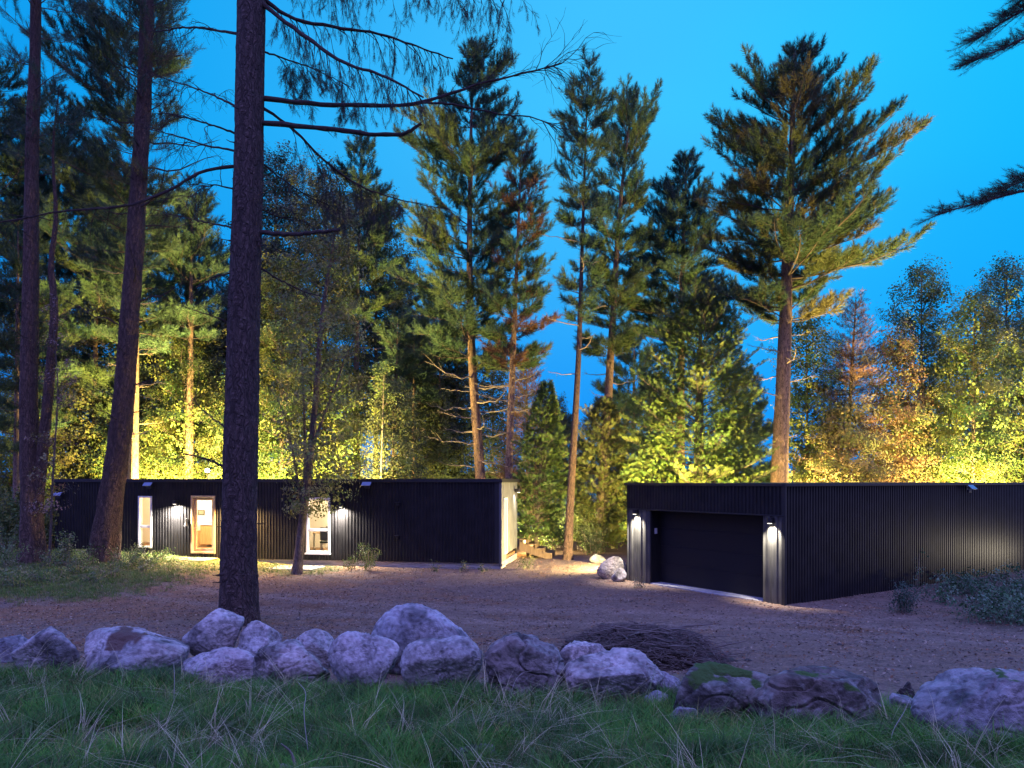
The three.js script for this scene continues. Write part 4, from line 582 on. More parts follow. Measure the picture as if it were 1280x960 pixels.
// the thick foreground pine
{
  const d = 15, k = d / F, base = onGround(P(300, 780, d).x, -d), t = thing('pine_tree', 'massive bare-limbed pine with thick dark trunk behind the boulder row', 'tree', base), R = rng(77), rr = (a, b) => a + (b - a) * R();
  const tp = [[299, 785], [299, 700], [300, 600], [303, 480], [306, 360], [311, 200], [313, 60], [316, -140]].map(([x, y]) => P(x, y, d).sub(base)); tp[0].y = -0.2;
  const N = 220, pts = bend(tp, N), rads = pts.map((q, i) => k * mix(23, 16, Math.pow(i / N, 0.9)) * (1 + 0.16 * Math.exp(-Math.max(0, q.y) / 0.5)));
  const relief = (a, l) => { const ca = Math.cos(a), sa = Math.sin(a), w = noise(ca * 2, l * 1.3, sa * 2) * 0.5; return 0.05 * noise(ca * 1.4, l * 0.5, sa * 1.4) + 0.11 * (Math.min(0.35, Math.abs(noise(ca * 7 + w, l * 1.1, sa * 7 + w))) - 0.2) + 0.035 * noise(ca * 16, l * 9, sa * 16); };
  part('trunk', new Shape3().tube(pts, rads, 72, relief).build(true), M.barkDark, t);
  const needles = [], tips = [];
  const branch = (px, w0, w1, dz, o = {}) => {
    const cp = px.map(([x, y], i) => P(x, y, d + dz * i / (px.length - 1)).sub(base)), n = 26, c = bend(cp, n), s = new Shape3(); c.forEach((q, i) => { if (i) q.add(V(rr(-1, 1), rr(-1, 1), rr(-1, 1)).multiplyScalar(0.012)); });
    s.tube(c, c.map((_, i) => k / 2 * 0.76 * mix(w0, w1, i / n) * rr(0.88, 1.14)), 8);
    const twig = (p, dir, len, r, lv) => {
      const q = [p.clone()]; let cur = p.clone(), dd = dir.clone(); const m = 5;
      for (let i = 0; i < m; i++) { dd.add(V(rr(-0.3, 0.3), rr(-0.28, 0.2) - (o.droop || 0.05), rr(-0.3, 0.3))).normalize(); cur = cur.clone().addScaledVector(dd, len / m); q.push(cur); if (o.leaf && R() < o.leaf) needles.push([cur, dd.clone().add(V(0, 0.3, 0)).normalize(), rr(0.5, 0.9) * (o.leafSize || 1), lin(0.05 * rr(0.6, 1.3), 0.06 * rr(0.6, 1.2), 0.03), R() * 6.28]); }
      s.tube(q, q.map((_, i) => Math.max(0.0022, r * (1 - 0.8 * i / m))), 4);
      if (lv > 0) for (let i = 1; i <= m; i++) if (R() < 0.75) twig(q[i], dd.clone().applyAxisAngle(UPV, rr(-1.3, 1.3)).add(V(0, rr(-0.5, 0.3), 0)).normalize(), len * rr(0.35, 0.65), r * 0.55, lv - 1);
    };
    const tw = o.twigs ?? 8;
    for (let i = 0; i < tw; i++) { const u = Math.pow(mix(o.from ?? 0.3, 1, (i + R()) / tw), o.bias || 1), j = Math.min(n - 1, Math.floor(u * n)), dir = c[j + 1].clone().sub(c[j]).normalize(); dir.applyAxisAngle(UPV, rr(-1.2, 1.2)).add(V(0, rr(-0.6, 0.5) - (o.droop || 0), 0)).normalize(); twig(c[j], dir, rr(0.35, 1.0) * (o.tl || 1), k * (o.tw || 1.1) * 0.5, o.lv ?? 1); }
    if (o.endTwigs) for (let i = 0; i < o.endTwigs; i++) twig(c[n - Math.floor(R() * 6)], c[n].clone().sub(c[n - 2]).normalize().add(V(rr(-0.2, 0.4), rr(-0.6, 0.6), rr(-0.6, 0.6))).normalize(), rr(0.5, 1.3), k * 0.6, 1);
    part('branch', s.build(), M.darkLimb, t);
  };
  branch([[318, 122], [380, 128], [440, 132], [520, 129], [560, 118], [600, 105], [660, 90], [702, 80]], 9, 2, 1.0, { twigs: 14, from: 0.55, endTwigs: 12, lv: 1 });
  branch([[520, 128], [570, 131], [620, 142], [665, 147], [700, 160]], 4, 1.5, 0.8, { twigs: 8, endTwigs: 7, lv: 1 });
  branch([[318, 152], [400, 160], [470, 168], [505, 167], [526, 155]], 9, 5, -0.4, { twigs: 3, tl: 0.6, lv: 0 });
  branch([[318, -12], [360, 20], [420, 34], [480, 44], [520, 58], [566, 74]], 7, 2, 1.2, { twigs: 40, from: 0.12, droop: 0.26, leaf: 0.08, leafSize: 0.8, lv: 2, tl: 0.9 });
  branch([[322, 0], [380, 45], [430, 78], [480, 95], [530, 122]], 8, 2.5, -1.2, { twigs: 36, from: 0.15, droop: 0.22, leaf: 0.08, leafSize: 0.8, lv: 2, tl: 0.8 });
  branch([[322, 130], [370, 165], [410, 205], [450, 232], [500, 250], [560, 262]], 5, 1.5, 1.6, { twigs: 20, from: 0.15, leaf: 0.25, lv: 2, droop: 0.12 });
  branch([[322, 60], [345, 70], [390, 85], [440, 110]], 4, 1.2, 2, { twigs: 16, leaf: 0.4, lv: 2, droop: 0.15 });
  branch([[320, -60], [400, -45], [500, -30], [580, -14], [640, -2]], 8, 2, -0.5, { twigs: 30, from: 0.2, leaf: 0.15, leafSize: 0.85, lv: 2, droop: 0.2, tl: 1 });
  branch([[318, -80], [360, -70], [400, -40], [440, -15]], 8, 3, 1, { twigs: 24, from: 0.1, leaf: 0.15, leafSize: 0.85, lv: 2, droop: 0.3, tl: 1 });
  branch([[318, 290], [370, 293], [400, 290], [425, 287]], 8, 5, -0.6, { twigs: 3, tl: 0.4, lv: 0 });
  branch([[305, 206], [255, 214], [215, 236], [165, 256], [100, 262], [0, 278], [-40, 290]], 6, 2, -1.4, { twigs: 14, lv: 1 });
  branch([[305, 190], [260, 182], [215, 168], [180, 160]], 4, 1.2, 0.9, { twigs: 12, lv: 2 });
  branch([[305, 170], [250, 152], [200, 140]], 4, 1.2, -0.8, { twigs: 10, lv: 2 });
  branch([[308, 140], [250, 112], [190, 94]], 4, 1.2, 1.2, { twigs: 12, lv: 2 });
  branch([[300, 286], [245, 275], [200, 264]], 3.5, 1, 0.8, { twigs: 10, lv: 2 });
  branch([[298, 340], [268, 346], [245, 360]], 3.5, 1.5, -0.6, { twigs: 4, lv: 1 });
  branch([[298, 408], [268, 396], [244, 388]], 3.5, 1.5, -0.3, { twigs: 3, lv: 1 });
  branch([[310, 45], [240, 34], [195, 40]], 5, 1.5, 1.2, { twigs: 12, lv: 2 });
  branch([[306, 240], [262, 232], [232, 250]], 3, 1, -0.8, { twigs: 10, lv: 2 });
  branch([[292, 590], [258, 574], [226, 566]], 5, 2, -0.5, { twigs: 3, lv: 1 });
  branch([[292, 540], [262, 520], [240, 498]], 3, 1.2, 0.4, { twigs: 4, lv: 1 });
  branch([[318, 330], [350, 350], [385, 366], [410, 372]], 3.5, 1.2, 0.6, { twigs: 7, lv: 1 });
  branch([[318, 255], [345, 270], [380, 276]], 3, 1, 1, { twigs: 6, lv: 2 });
  branch([[318, 196], [350, 222], [395, 250], [430, 262]], 3, 1, 1.4, { twigs: 10, lv: 2, leaf: 0.2 });
  branch([[316, 526], [300, 538], [288, 548], [284, 566], [286, 586]], 3, 2, -0.45, { twigs: 0 });
  foliagePart(needles, clumps.bigpine, M.needle, t);
  // stubs of broken twigs on the bark
  const st = new Shape3(); for (let i = 0; i < 34; i++) { const j = Math.floor(rr(20, N * 0.85)), a = rr(0, 6.28), q = pts[j], r = rads[j]; st.tube([V(q.x + Math.cos(a) * r * 0.9, q.y, q.z + Math.sin(a) * r * 0.9), V(q.x + Math.cos(a) * (r + 0.08), q.y - 0.01, q.z + Math.sin(a) * (r + 0.08)), V(q.x + Math.cos(a) * (r + rr(0.1, 0.2)), q.y + rr(-0.06, 0.03), q.z + Math.sin(a) * (r + 0.14))], [0.016, 0.01, 0.006], 5); } part('twig_stubs', st.build(), M.darkLimb, t).userData.kind = 'stuff';
}
// pine at the frame's edge: only its boughs reach into view
{
  const d = 17, base = onGround(P(1440, 760, d).x, -d), t = thing('pine_tree', 'pine beside the garage whose long boughs hang into the open sky', 'tree', base), R = rng(88), rr = (a, b) => a + (b - a) * R();
  const tp = [[1440, 790], [1442, 500], [1440, 200], [1444, -260]].map(([x, y]) => P(x, y, d).sub(base)); tp[0].y = -0.2; const pts = bend(tp, 40);
  part('trunk', new Shape3().tube(pts, pts.map((_, i) => mix(0.28, 0.1, i / 40)), 16, (a, l) => 0.08 * noise(Math.cos(a) * 3, l, Math.sin(a) * 3)).build(true), M.barkRed, t);
  const list = [];
  for (const [px, dz, half] of [[[[1440, 262], [1360, 250], [1290, 238], [1235, 250], [1172, 268]], -0.6, 18], [[[1440, 262], [1380, 235], [1330, 222], [1280, 226], [1240, 246]], 0.6, 20], [[[1440, 60], [1370, 30], [1300, 40], [1250, 62], [1214, 76]], -0.5, 20], [[[1440, 0], [1370, -12], [1310, 0], [1262, 22], [1225, 46]], 0.4, 24], [[[1440, -60], [1380, -60], [1320, -40], [1285, -10]], 0.2, 24]]) {
    const c = bend(px.map(([x, y], i) => P(x, y, d + dz * i / 4).sub(base)), 40), s = new Shape3(); s.tube(c, c.map((_, i) => mix(0.05, 0.01, i / 40)), 7);
    for (let i = 8; i <= 40; i++) for (let q = 0; q < 3; q++) {
      const dir = c[Math.min(40, i + 1)].clone().sub(c[i - 1]).normalize(), e = dir.clone().applyAxisAngle(UPV, rr(-1.1, 1.1)); e.y += rr(-0.05, 0.4); e.normalize(); const tl = rr(0.25, 0.75) * half / 17 * mix(1.2, 0.6, i / 40), p2 = c[i].clone().addScaledVector(e, tl);
      s.tube([c[i], c[i].clone().lerp(p2, 0.5), p2], [0.009, 0.006, 0.003], 3);
      for (let w = 0.3; w < 1.05; w += 0.12 / tl) list.push([c[i].clone().lerp(p2, w), e.clone().add(V(rr(-0.4, 0.4), rr(0, 0.6), rr(-0.4, 0.4))).normalize(), rr(0.7, 1.1), lin(0.035 * rr(0.7, 1.3), 0.06 * rr(0.7, 1.2), 0.028), R() * 6.28]);
    }
    part('bough', s.build(), M.twig, t);
  }
  foliagePart(list, clumps.bigpine, M.needle, t);
}

// ---------------------------------------------------------------- boulders
const rockGeo0 = (() => { const g = new THREE.IcosahedronGeometry(1, 34); g.deleteAttribute('uv'); g.deleteAttribute('normal'); return mergeVertices(g, 1e-5); })();
const rockSmall0 = (() => { const g = new THREE.IcosahedronGeometry(1, 18); g.deleteAttribute('uv'); g.deleteAttribute('normal'); return mergeVertices(g, 1e-5); })();
function boulder(o) {
  const { x0, x1, yt, yb, seed, d } = o, R = rng(seed * 31 + 7), rr = (a, b) => a + (b - a) * R(), k = d / F, w = (x1 - x0) * k, h = (yb - yt) * k, cx = (x0 + x1) / 2, g = (o.small ? rockSmall0 : rockGeo0).clone(), pos = g.attributes.position, N = pos.count;
  const planes = []; for (let i = 0; i < (o.facets || 9); i++) { const n = V(rr(-1, 1), rr(-0.6, 1), rr(-1, 1)).normalize(); planes.push([n, rr(o.cut || 0.58, 0.9)]); } for (const f of o.faces || []) planes.push([V(...f[0]).normalize(), f[1]]);
  const v = V(0, 0, 0), pw = (o.soft || 16) * 1.8, p = V(0, 0, 0), col = new Float32Array(N * 3), sz = Math.max(w, h), dep = (o.depth || 0.85) * Math.max(h, w * 0.8) / 2;
  const tone = (o.tone || [0.40, 0.365, 0.36]).map((q) => q * 1.0), q = seed * 3.7;
  for (let i = 0; i < N; i++) {
    v.fromBufferAttribute(pos, i).normalize();
    let s = 1; for (const [n, hh] of planes) { const c = v.dot(n) / hh; if (c > 0) s += Math.pow(c, pw) ; } let r = Math.pow(s, -1 / pw);
    r *= 1 + (o.rough || 0.06) * fbm(v.x * 1.7 + q, v.y * 1.7, v.z * 1.7, 3);
    r *= 1 - 0.022 * Math.pow(1 - Math.abs(noise(v.x * 2.1 + q, v.y * 2.8, v.z * 2.1 - q)), 8);
    p.set(v.x * r * w / 2 * 1.06, v.y * r * h / 2 * 1.06, v.z * r * dep);
    const fine = 0.018 * fbm(p.x * 9 / 0.8 + q, p.y * 9 / 0.8, p.z * 9 / 0.8, 3) + 0.007 * noise(p.x * 45, p.y * 45, p.z * 45 + q), crack = o.crack ? -o.crack * Math.max(0, 0.06 - Math.abs(noise(p.x * 2.6 + q, p.y * 4.2, p.z * 2.6))) / 0.06 : 0;
    p.addScaledVector(v, (fine * (o.small ? 0.5 : 1.1) + crack + (o.small ? 0 : -0.009 * Math.pow(1 - Math.abs(noise(p.x * 3.1 + q, p.y * 3.1, p.z * 3.1 + 5)), 6))) * Math.min(1, sz / 0.6)); pos.setXYZ(i, p.x, p.y, p.z);
    const a = fbm(p.x * 3 + q, p.y * 3, p.z * 3 + 2, 4), b = noise(p.x * 26 + q, p.y * 26, p.z * 26), lich = sstep(0.18, 0.3, fbm(p.x * 7 + 9, p.y * 7 + q, p.z * 7, 3)), darkp = sstep(0.12, 0.34, fbm(p.x * 2.4 + 20, p.y * 2.4, p.z * 2.4 + q, 3));
    const spot = sstep(0.2, 0.28, fbm(p.x * 16 + q, p.y * 16, p.z * 16, 2)), blot = sstep(0.1, 0.2, fbm(p.x * 5 + 50, p.y * 5 + q, p.z * 5, 4));
    let m = (1 + 0.9 * a + 0.45 * b) * (1 - 0.4 * spot) * (1 - 0.35 * blot); m *= 1 - (o.stain ?? 0.62) * darkp; const pk = 0.12 * noise(p.x * 2 + 3, p.y * 2 + q, p.z * 2);
    let c0 = tone[0] * m * (1 + pk), c1 = tone[1] * m, c2 = tone[2] * m * (1 - pk * 0.4); c0 = mix(c0, 0.5, lich * 0.3); c1 = mix(c1, 0.5, lich * 0.3); c2 = mix(c2, 0.48, lich * 0.3);
    if (o.soil && v.y > 0.3) { const ds = sstep(0.05, 0.25, fbm(p.x * 4 + 31, p.z * 4, q, 3) - Math.abs(p.x - o.soil) * 1.6 / w + 0.25); c0 = mix(c0, 0.12, ds); c1 = mix(c1, 0.075, ds); c2 = mix(c2, 0.06, ds); }
    if (o.moss) { const ms = sstep(0.1, 0.2, fbm(p.x * 5 + q, p.y * 5, p.z * 5, 3) + (v.y - o.moss) * 0.9); c0 = mix(c0, 0.05, ms); c1 = mix(c1, 0.1, ms); c2 = mix(c2, 0.018, ms); }
    col.set([Math.max(0.02, c0), Math.max(0.02, c1), Math.max(0.02, c2)], i * 3);
  }
  g.setAttribute('color', new THREE.BufferAttribute(col, 3)); if (o.tilt) g.rotateZ(o.tilt); g.computeVertexNormals(); g.computeBoundingBox();
  const c = P(cx, (yt + yb) / 2, d); g.translate(0, -g.boundingBox.min.y, 0);
  const m = new THREE.Mesh(g, M.rock); { const uv = new Float32Array(N * 2); for (let i = 0; i < N; i++) { uv[i * 2] = (pos.getX(i) + pos.getZ(i) * 0.8) / 0.9; uv[i * 2 + 1] = (pos.getY(i) - pos.getZ(i) * 0.6) / 0.9; } g.setAttribute('uv', new THREE.BufferAttribute(uv, 2)); } m.name = numbered(o.name || 'boulder'); m.position.set(c.x, Math.min(c.y - h / 2, groundY(c.x, c.z) - 0.03) - (o.sink ?? 0.04), c.z); if (o.lift) m.position.y = c.y - h / 2; m.castShadow = m.receiveShadow = true;
  const need = EYE + (HORIZON - yt) * k, have = m.position.y + g.boundingBox.max.y - g.boundingBox.min.y; m.scale.y = Math.max(0.7, (need - m.position.y) / (have - m.position.y));
  m.userData = { label: o.label, category: o.cat || 'boulder', group: 'boulders along the bank' }; if (o.group === null) delete m.userData.group; scene.add(m);
}
[
  { x0: -30, x1: 42, yt: 794, yb: 836, d: 10.6, seed: 1, tone: [0.2, 0.2, 0.22], label: 'small dark stone tucked behind the leaning dark boulder' },
  { x0: 6, x1: 99, yt: 782, yb: 846, d: 9.4, seed: 2, tone: [0.3, 0.285, 0.29], faces: [[[0.25, -0.2, 1], 0.5], [[-0.75, 0.8, 0.2], 0.55]], stain: 0.6, soft: 14, label: 'leaning dark boulder with a flat face at the row end by the forked pine' },
  { x0: 93, x1: 232, yt: 786, yb: 842, d: 9.5, seed: 3, faces: [[[0, 1, 0], 0.72]], soft: 12, soil: -0.02, label: 'long low pale boulder with brown litter on top and a grass tuft in front' },
  { x0: 229, x1: 308, yt: 760, yb: 822, d: 10.1, seed: 4, tilt: 0.42, faces: [[[-0.4, 1, 0], 0.6]], soft: 10, lift: true, label: 'wedge-shaped pale boulder tilting up against the thick trunk' },
  { x0: 300, x1: 358, yt: 775, yb: 834, d: 10, seed: 5, label: 'rounded pale boulder at the foot of the thick trunk' },
  { x0: 230, x1: 320, yt: 809, yb: 848, d: 9.2, seed: 6, tone: [0.37, 0.33, 0.345], label: 'low flat boulder lying in front of the wedge-shaped one' },
  { x0: 317, x1: 412, yt: 799, yb: 858, d: 8.8, seed: 7, rough: 0.16, stain: 0.65, cut: 0.65, crack: 0.02, label: 'blotchy grey boulder with a rough peaked top' },
  { x0: 366, x1: 428, yt: 786, yb: 836, d: 10, seed: 8, label: 'pale boulder half hidden behind the blotchy grey one' },
  { x0: 413, x1: 502, yt: 787, yb: 864, d: 8.6, seed: 9, soft: 5, stain: 0.3, tone: [0.44, 0.40, 0.41], crack: 0.012, label: 'round pale lavender-grey boulder with a crack across its top' },
  { x0: 466, x1: 602, yt: 753, yb: 846, d: 9.8, seed: 10, tone: [0.34, 0.335, 0.36], soft: 3.5, cut: 0.75, faces: [[[0.75, 0.75, 0.1], 0.72]], crack: 0.02, label: 'largest boulder of the row, peaked and blue-grey, set behind the others' },
  { x0: 503, x1: 603, yt: 795, yb: 872, d: 8.5, seed: 11, faces: [[[0.1, -0.5, 1], 0.45], [[0, 1, 0.1], 0.8]], soft: 10, stain: 0.6, label: 'undercut boulder with pale knobbly top in front of the largest one' },
  { x0: 601, x1: 718, yt: 792, yb: 880, d: 8.2, seed: 12, tone: [0.22, 0.19, 0.18], rough: 0.2, cut: 0.6, faces: [[[0, 0.1, 1], 0.6], [[0.55, 1, 0.1], 0.7]], soft: 16, crack: 0.05, stain: 0.7, label: 'dark fractured slab-sided boulder next to the undercut one' },
  { x0: 690, x1: 760, yt: 803, yb: 845, d: 9.3, seed: 13, faces: [[[0, 1, 0], 0.6]], label: 'flat pale stone wedged behind the sloping slab' },
  { x0: 708, x1: 838, yt: 813, yb: 880, d: 8.1, seed: 14, faces: [[[-0.1, 0.9, 0.55], 0.55], [[0.1, -0.4, 1], 0.5], [[0.9, 0.5, 0.3], 0.75]], soft: 16, stain: 0.45, crack: 0.015, label: 'sloping pale slab boulder with a dark undercut front' },
  { x0: 800, x1: 850, yt: 838, yb: 872, d: 8.2, seed: 15, tone: [0.28, 0.27, 0.29], label: 'small grey stone between sloping slab and mossy boulder' },
  { x0: 803, x1: 836, yt: 863, yb: 886, d: 7.7, seed: 16, small: 1, tone: [0.24, 0.23, 0.25], cut: 0.5, soft: 16, label: 'fist-sized pale stone in the grass below the sloping slab' },
  { x0: 834, x1: 975, yt: 829, yb: 912, d: 7.2, seed: 17, tone: [0.2, 0.185, 0.165], moss: 0.5, faces: [[[0, 0.1, 1], 0.65], [[0, 1, 0], 0.75]], soft: 14, stain: 0.6, crack: 0.02, label: 'broad boulder with bright green moss on its top' },
  { x0: 932, x1: 1116, yt: 834, yb: 922, d: 7.0, seed: 18, tone: [0.15, 0.125, 0.11], moss: 0.95, rough: 0.2, faces: [[[0.1, 0.2, 1], 0.6], [[0.2, 1, 0], 0.72]], soft: 16, stain: 0.75, crack: 0.05, label: 'long dark brown fractured boulder next to the mossy one' },
  { x0: 1108, x1: 1156, yt: 866, yb: 893, d: 7.2, seed: 19, small: 1, cut: 0.45, soft: 20, tone: [0.34, 0.33, 0.35], label: 'flat broken stone between dark boulder and the big pale one' },
  { x0: 1118, x1: 1150, yt: 852, yb: 880, d: 7.5, seed: 20, small: 1, tone: [0.07, 0.055, 0.05], rough: 0.35, label: 'small dark clod on top of the broken stones' },
  { x0: 1150, x1: 1330, yt: 838, yb: 948, d: 6.4, seed: 21, tone: [0.27, 0.255, 0.26], moss: 0.99, faces: [[[-0.7, 0.8, 0.2], 0.62], [[0, 0.2, 1], 0.66]], soft: 12, stain: 0.5, crack: 0.02, label: 'big pale boulder ending the row on the drive side, with a mossy ridge' },
  { x0: 838, x1: 872, yt: 884, yb: 906, d: 6.9, seed: 22, small: 1, tone: [0.24, 0.23, 0.25], cut: 0.5, soft: 16, label: 'small pale stone in the grass in front of the mossy boulder' },
  { x0: 556, x1: 628, yt: 934, yb: 960, d: 5.75, seed: 23, tone: [0.2, 0.17, 0.16], rough: 0.3, faces: [[[0, 1, 0.2], 0.5]], label: 'flat brown rock sunk in the grass below the dark fractured boulder' },
  { x0: 1158, x1: 1228, yt: 946, yb: 970, d: 5.7, seed: 24, tone: [0.3, 0.28, 0.29], rough: 0.2, label: 'flat grey rock sunk in the grass below the big pale boulder' },
  { x0: 745, x1: 783, yt: 695, yb: 724, d: 22.2, seed: 25, group: null, soft: 5, tone: [0.36, 0.31, 0.26], label: 'lone round lit boulder beside the garage pillar' },
  { x0: 764, x1: 784, yt: 710, yb: 724, d: 21.6, seed: 26, small: 1, group: null, label: 'small pale stone leaning on the lone round boulder' },
  { x0: 735, x1: 758, yt: 692, yb: 704, d: 26.5, seed: 27, small: 1, group: null, tone: [0.12, 0.12, 0.13], label: 'dark flat stone behind the lone round boulder' },
].forEach(boulder);

// ---------------------------------------------------------------- litter heap, fallen wood, stems
{
  const c = onGround(P(810, 815, 10.4).x, -10.6), t = thing('brush_heap', 'dark heap of twigs and raked litter behind the sloping slab boulder', 'brush heap', c), R = rng(300), rr = (a, b) => a + (b - a) * R(), g = new THREE.SphereGeometry(1, 60, 30), p = g.attributes.position;
  for (let i = 0; i < p.count; i++) { const x = p.getX(i), y = p.getY(i), z = p.getZ(i), s = 1 + 0.5 * fbm(x * 2.2, y * 2, z * 2.2) + 0.2 * noise(x * 7, y * 7, z * 7); p.setXYZ(i, x * s * 1.1, Math.max(-0.1, y * s * 0.44) + 0.06 * x * -1, z * s * 0.8); } g.computeVertexNormals();
  part('soil_mound', g, std(lin(0.075, 0.055, 0.045), 1, { bumpMap: gritBump, bumpScale: 0.08 }), t);
  const tw = new Shape3(); for (let i = 0; i < 2600; i++) { const a = rr(0, 6.28), r = Math.sqrt(R()) * 1.1, x = Math.cos(a) * r * 1.08, z = Math.sin(a) * r * 0.78, y = 0.44 * Math.sqrt(Math.max(0, 1 - r * r * 0.85)) - 0.06 * x + rr(-0.05, 0.07), b = rr(0, 6.28), l = R() < 0.1 ? rr(0.2, 0.6) : rr(0.03, 0.2), e = V(Math.cos(b) * l, rr(-0.3, 0.25) * l, Math.sin(b) * l); tw.tube([V(x, y, z), V(x + e.x * 0.5, y + e.y * 0.5 + 0.01, z + e.z * 0.5), V(x + e.x, y + e.y, z + e.z)], [0.0045, 0.0035, 0.002].map((q) => q * (R() < 0.06 ? rr(2, 4) : rr(0.5, 1.4))), 4); }
  for (let i = 0; i < 46; i++) { const a = rr(0, 6.28), r = R() * 0.8, x = Math.cos(a) * r, z = Math.sin(a) * r * 0.7, b = rr(0, 6.28), l = rr(0.3, 0.95), y = 0.42 * Math.sqrt(Math.max(0, 1 - r * r)) + rr(-0.05, 0.1), w = rr(0.006, 0.018), up = rr(-0.12, 0.3); tw.tube([V(x, y, z), V(x + Math.cos(b) * l * 0.5, y + up * l * 0.5 + rr(-0.03, 0.03), z + Math.sin(b) * l * 0.5), V(x + Math.cos(b + 0.2) * l, y + up * l * 0.6, z + Math.sin(b + 0.2) * l)], [w, w * 0.8, w * 0.45], 6); }
  part('twigs', tw.build(), std(lin(0.17, 0.13, 0.11), 1), t).userData.kind = 'stuff';
  const lg = P(388, 932, 5.2), l = thing('fallen_branch', 'weathered broken branch lying in the long grass', 'branch', onGround(lg.x, lg.z)), s = new Shape3(), q = bend([V(-0.22, 0.1, -0.06), V(-0.05, 0.09, 0.0), V(0.1, 0.07, 0.05), V(0.24, 0.06, 0.12)], 24);
  s.tube(q, q.map((_, i) => mix(0.032, 0.02, i / 24)), 14, (a, ln) => 0.2 * noise(Math.cos(a) * 3, ln * 14, Math.sin(a) * 3)); part('wood', s.build(true), M.barkPale, l);
  const b1 = bend([V(-0.1, 0.1, 0), V(-0.14, 0.22, -0.02), V(-0.2, 0.3, 0.02)], 8); part('side_twig', new Shape3().tube(b1, b1.map((_, i) => mix(0.014, 0.005, i / 8)), 8).build(), M.barkPale, l);
  for (const [px, d, lab, pts] of [[652, 7.6, 'pale curved dry stem arching up in front of the dark fractured boulder', [[662, 908], [640, 880], [642, 856], [652, 842], [668, 838]]], [378, 5.6, 'thin bare dry stem standing in the grass below the round boulder', [[388, 922], [380, 890], [382, 866], [372, 852]]], [1116, 6.0, 'thin dry stalk bent in the grass by the big pale boulder', [[1112, 950], [1116, 915], [1130, 890], [1138, 872]]], [217, 7.6, 'short straight pale stalk in the grass under the long low boulder', [[217, 866], [218, 845], [217, 828]]]]) {
    const w = pts.map(([x, y], i) => P(x, y, d + 0.1 * i)), bs = onGround(w[0].x, w[0].z), o = thing('dry_stem', lab, 'plant stem', bs); w[0].y = bs.y - 0.02; const c2 = bend(w.map((v) => v.clone().sub(bs)), 24); part('stem', new Shape3().tube(c2, c2.map((_, i) => mix(0.0034, 0.0014, i / 24)), 6).build(), std(lin(0.42, 0.38, 0.34), 0.9), o); void px;
  }
}

// ---------------------------------------------------------------- grass, weeds, litter
function bladeClump(seed, n, h, spread, w, lean) {
  const R = rng(seed), s = new Shape3();
  for (let k = 0; k < n; k++) {
    const a = R() * 6.283, b = V((R() - 0.5) * spread, -0.02, (R() - 0.5) * spread), H = h * (0.5 + 0.7 * R()), ln = lean * (0.3 + R()), d = V(Math.cos(a), 0, Math.sin(a)), sd = V(-d.z, 0, d.x).multiplyScalar(w / 2), N = V(d.x, 0.5, d.z).normalize(), at = (t) => b.clone().addScaledVector(d, ln * H * t * t).add(V(0, H * (t - 0.35 * ln * t * t), 0));
    let p0 = b, last = 0; for (const t of [0.4, 0.75, 1]) { const p1 = at(t), w0 = 1 - last * 0.7, w1 = 1 - t * 0.7; if (t < 1) { s.tri(p0.clone().addScaledVector(sd, w0), p0.clone().addScaledVector(sd, -w0), p1.clone().addScaledVector(sd, w1), N); s.tri(p0.clone().addScaledVector(sd, -w0), p1.clone().addScaledVector(sd, -w1), p1.clone().addScaledVector(sd, w1), N); } else s.tri(p0.clone().addScaledVector(sd, w0), p0.clone().addScaledVector(sd, -w0), p1, N); p0 = p1; last = t; }
  }
  return s.build(true);
}
function scatter(name, label, category, kinds, mat, list) {
  const t = new THREE.Group(); t.name = numbered(name); t.userData = { label, category, kind: 'stuff' }; scene.add(t); foliagePart(list, kinds, mat, t, name + '_blades'); return t;
}
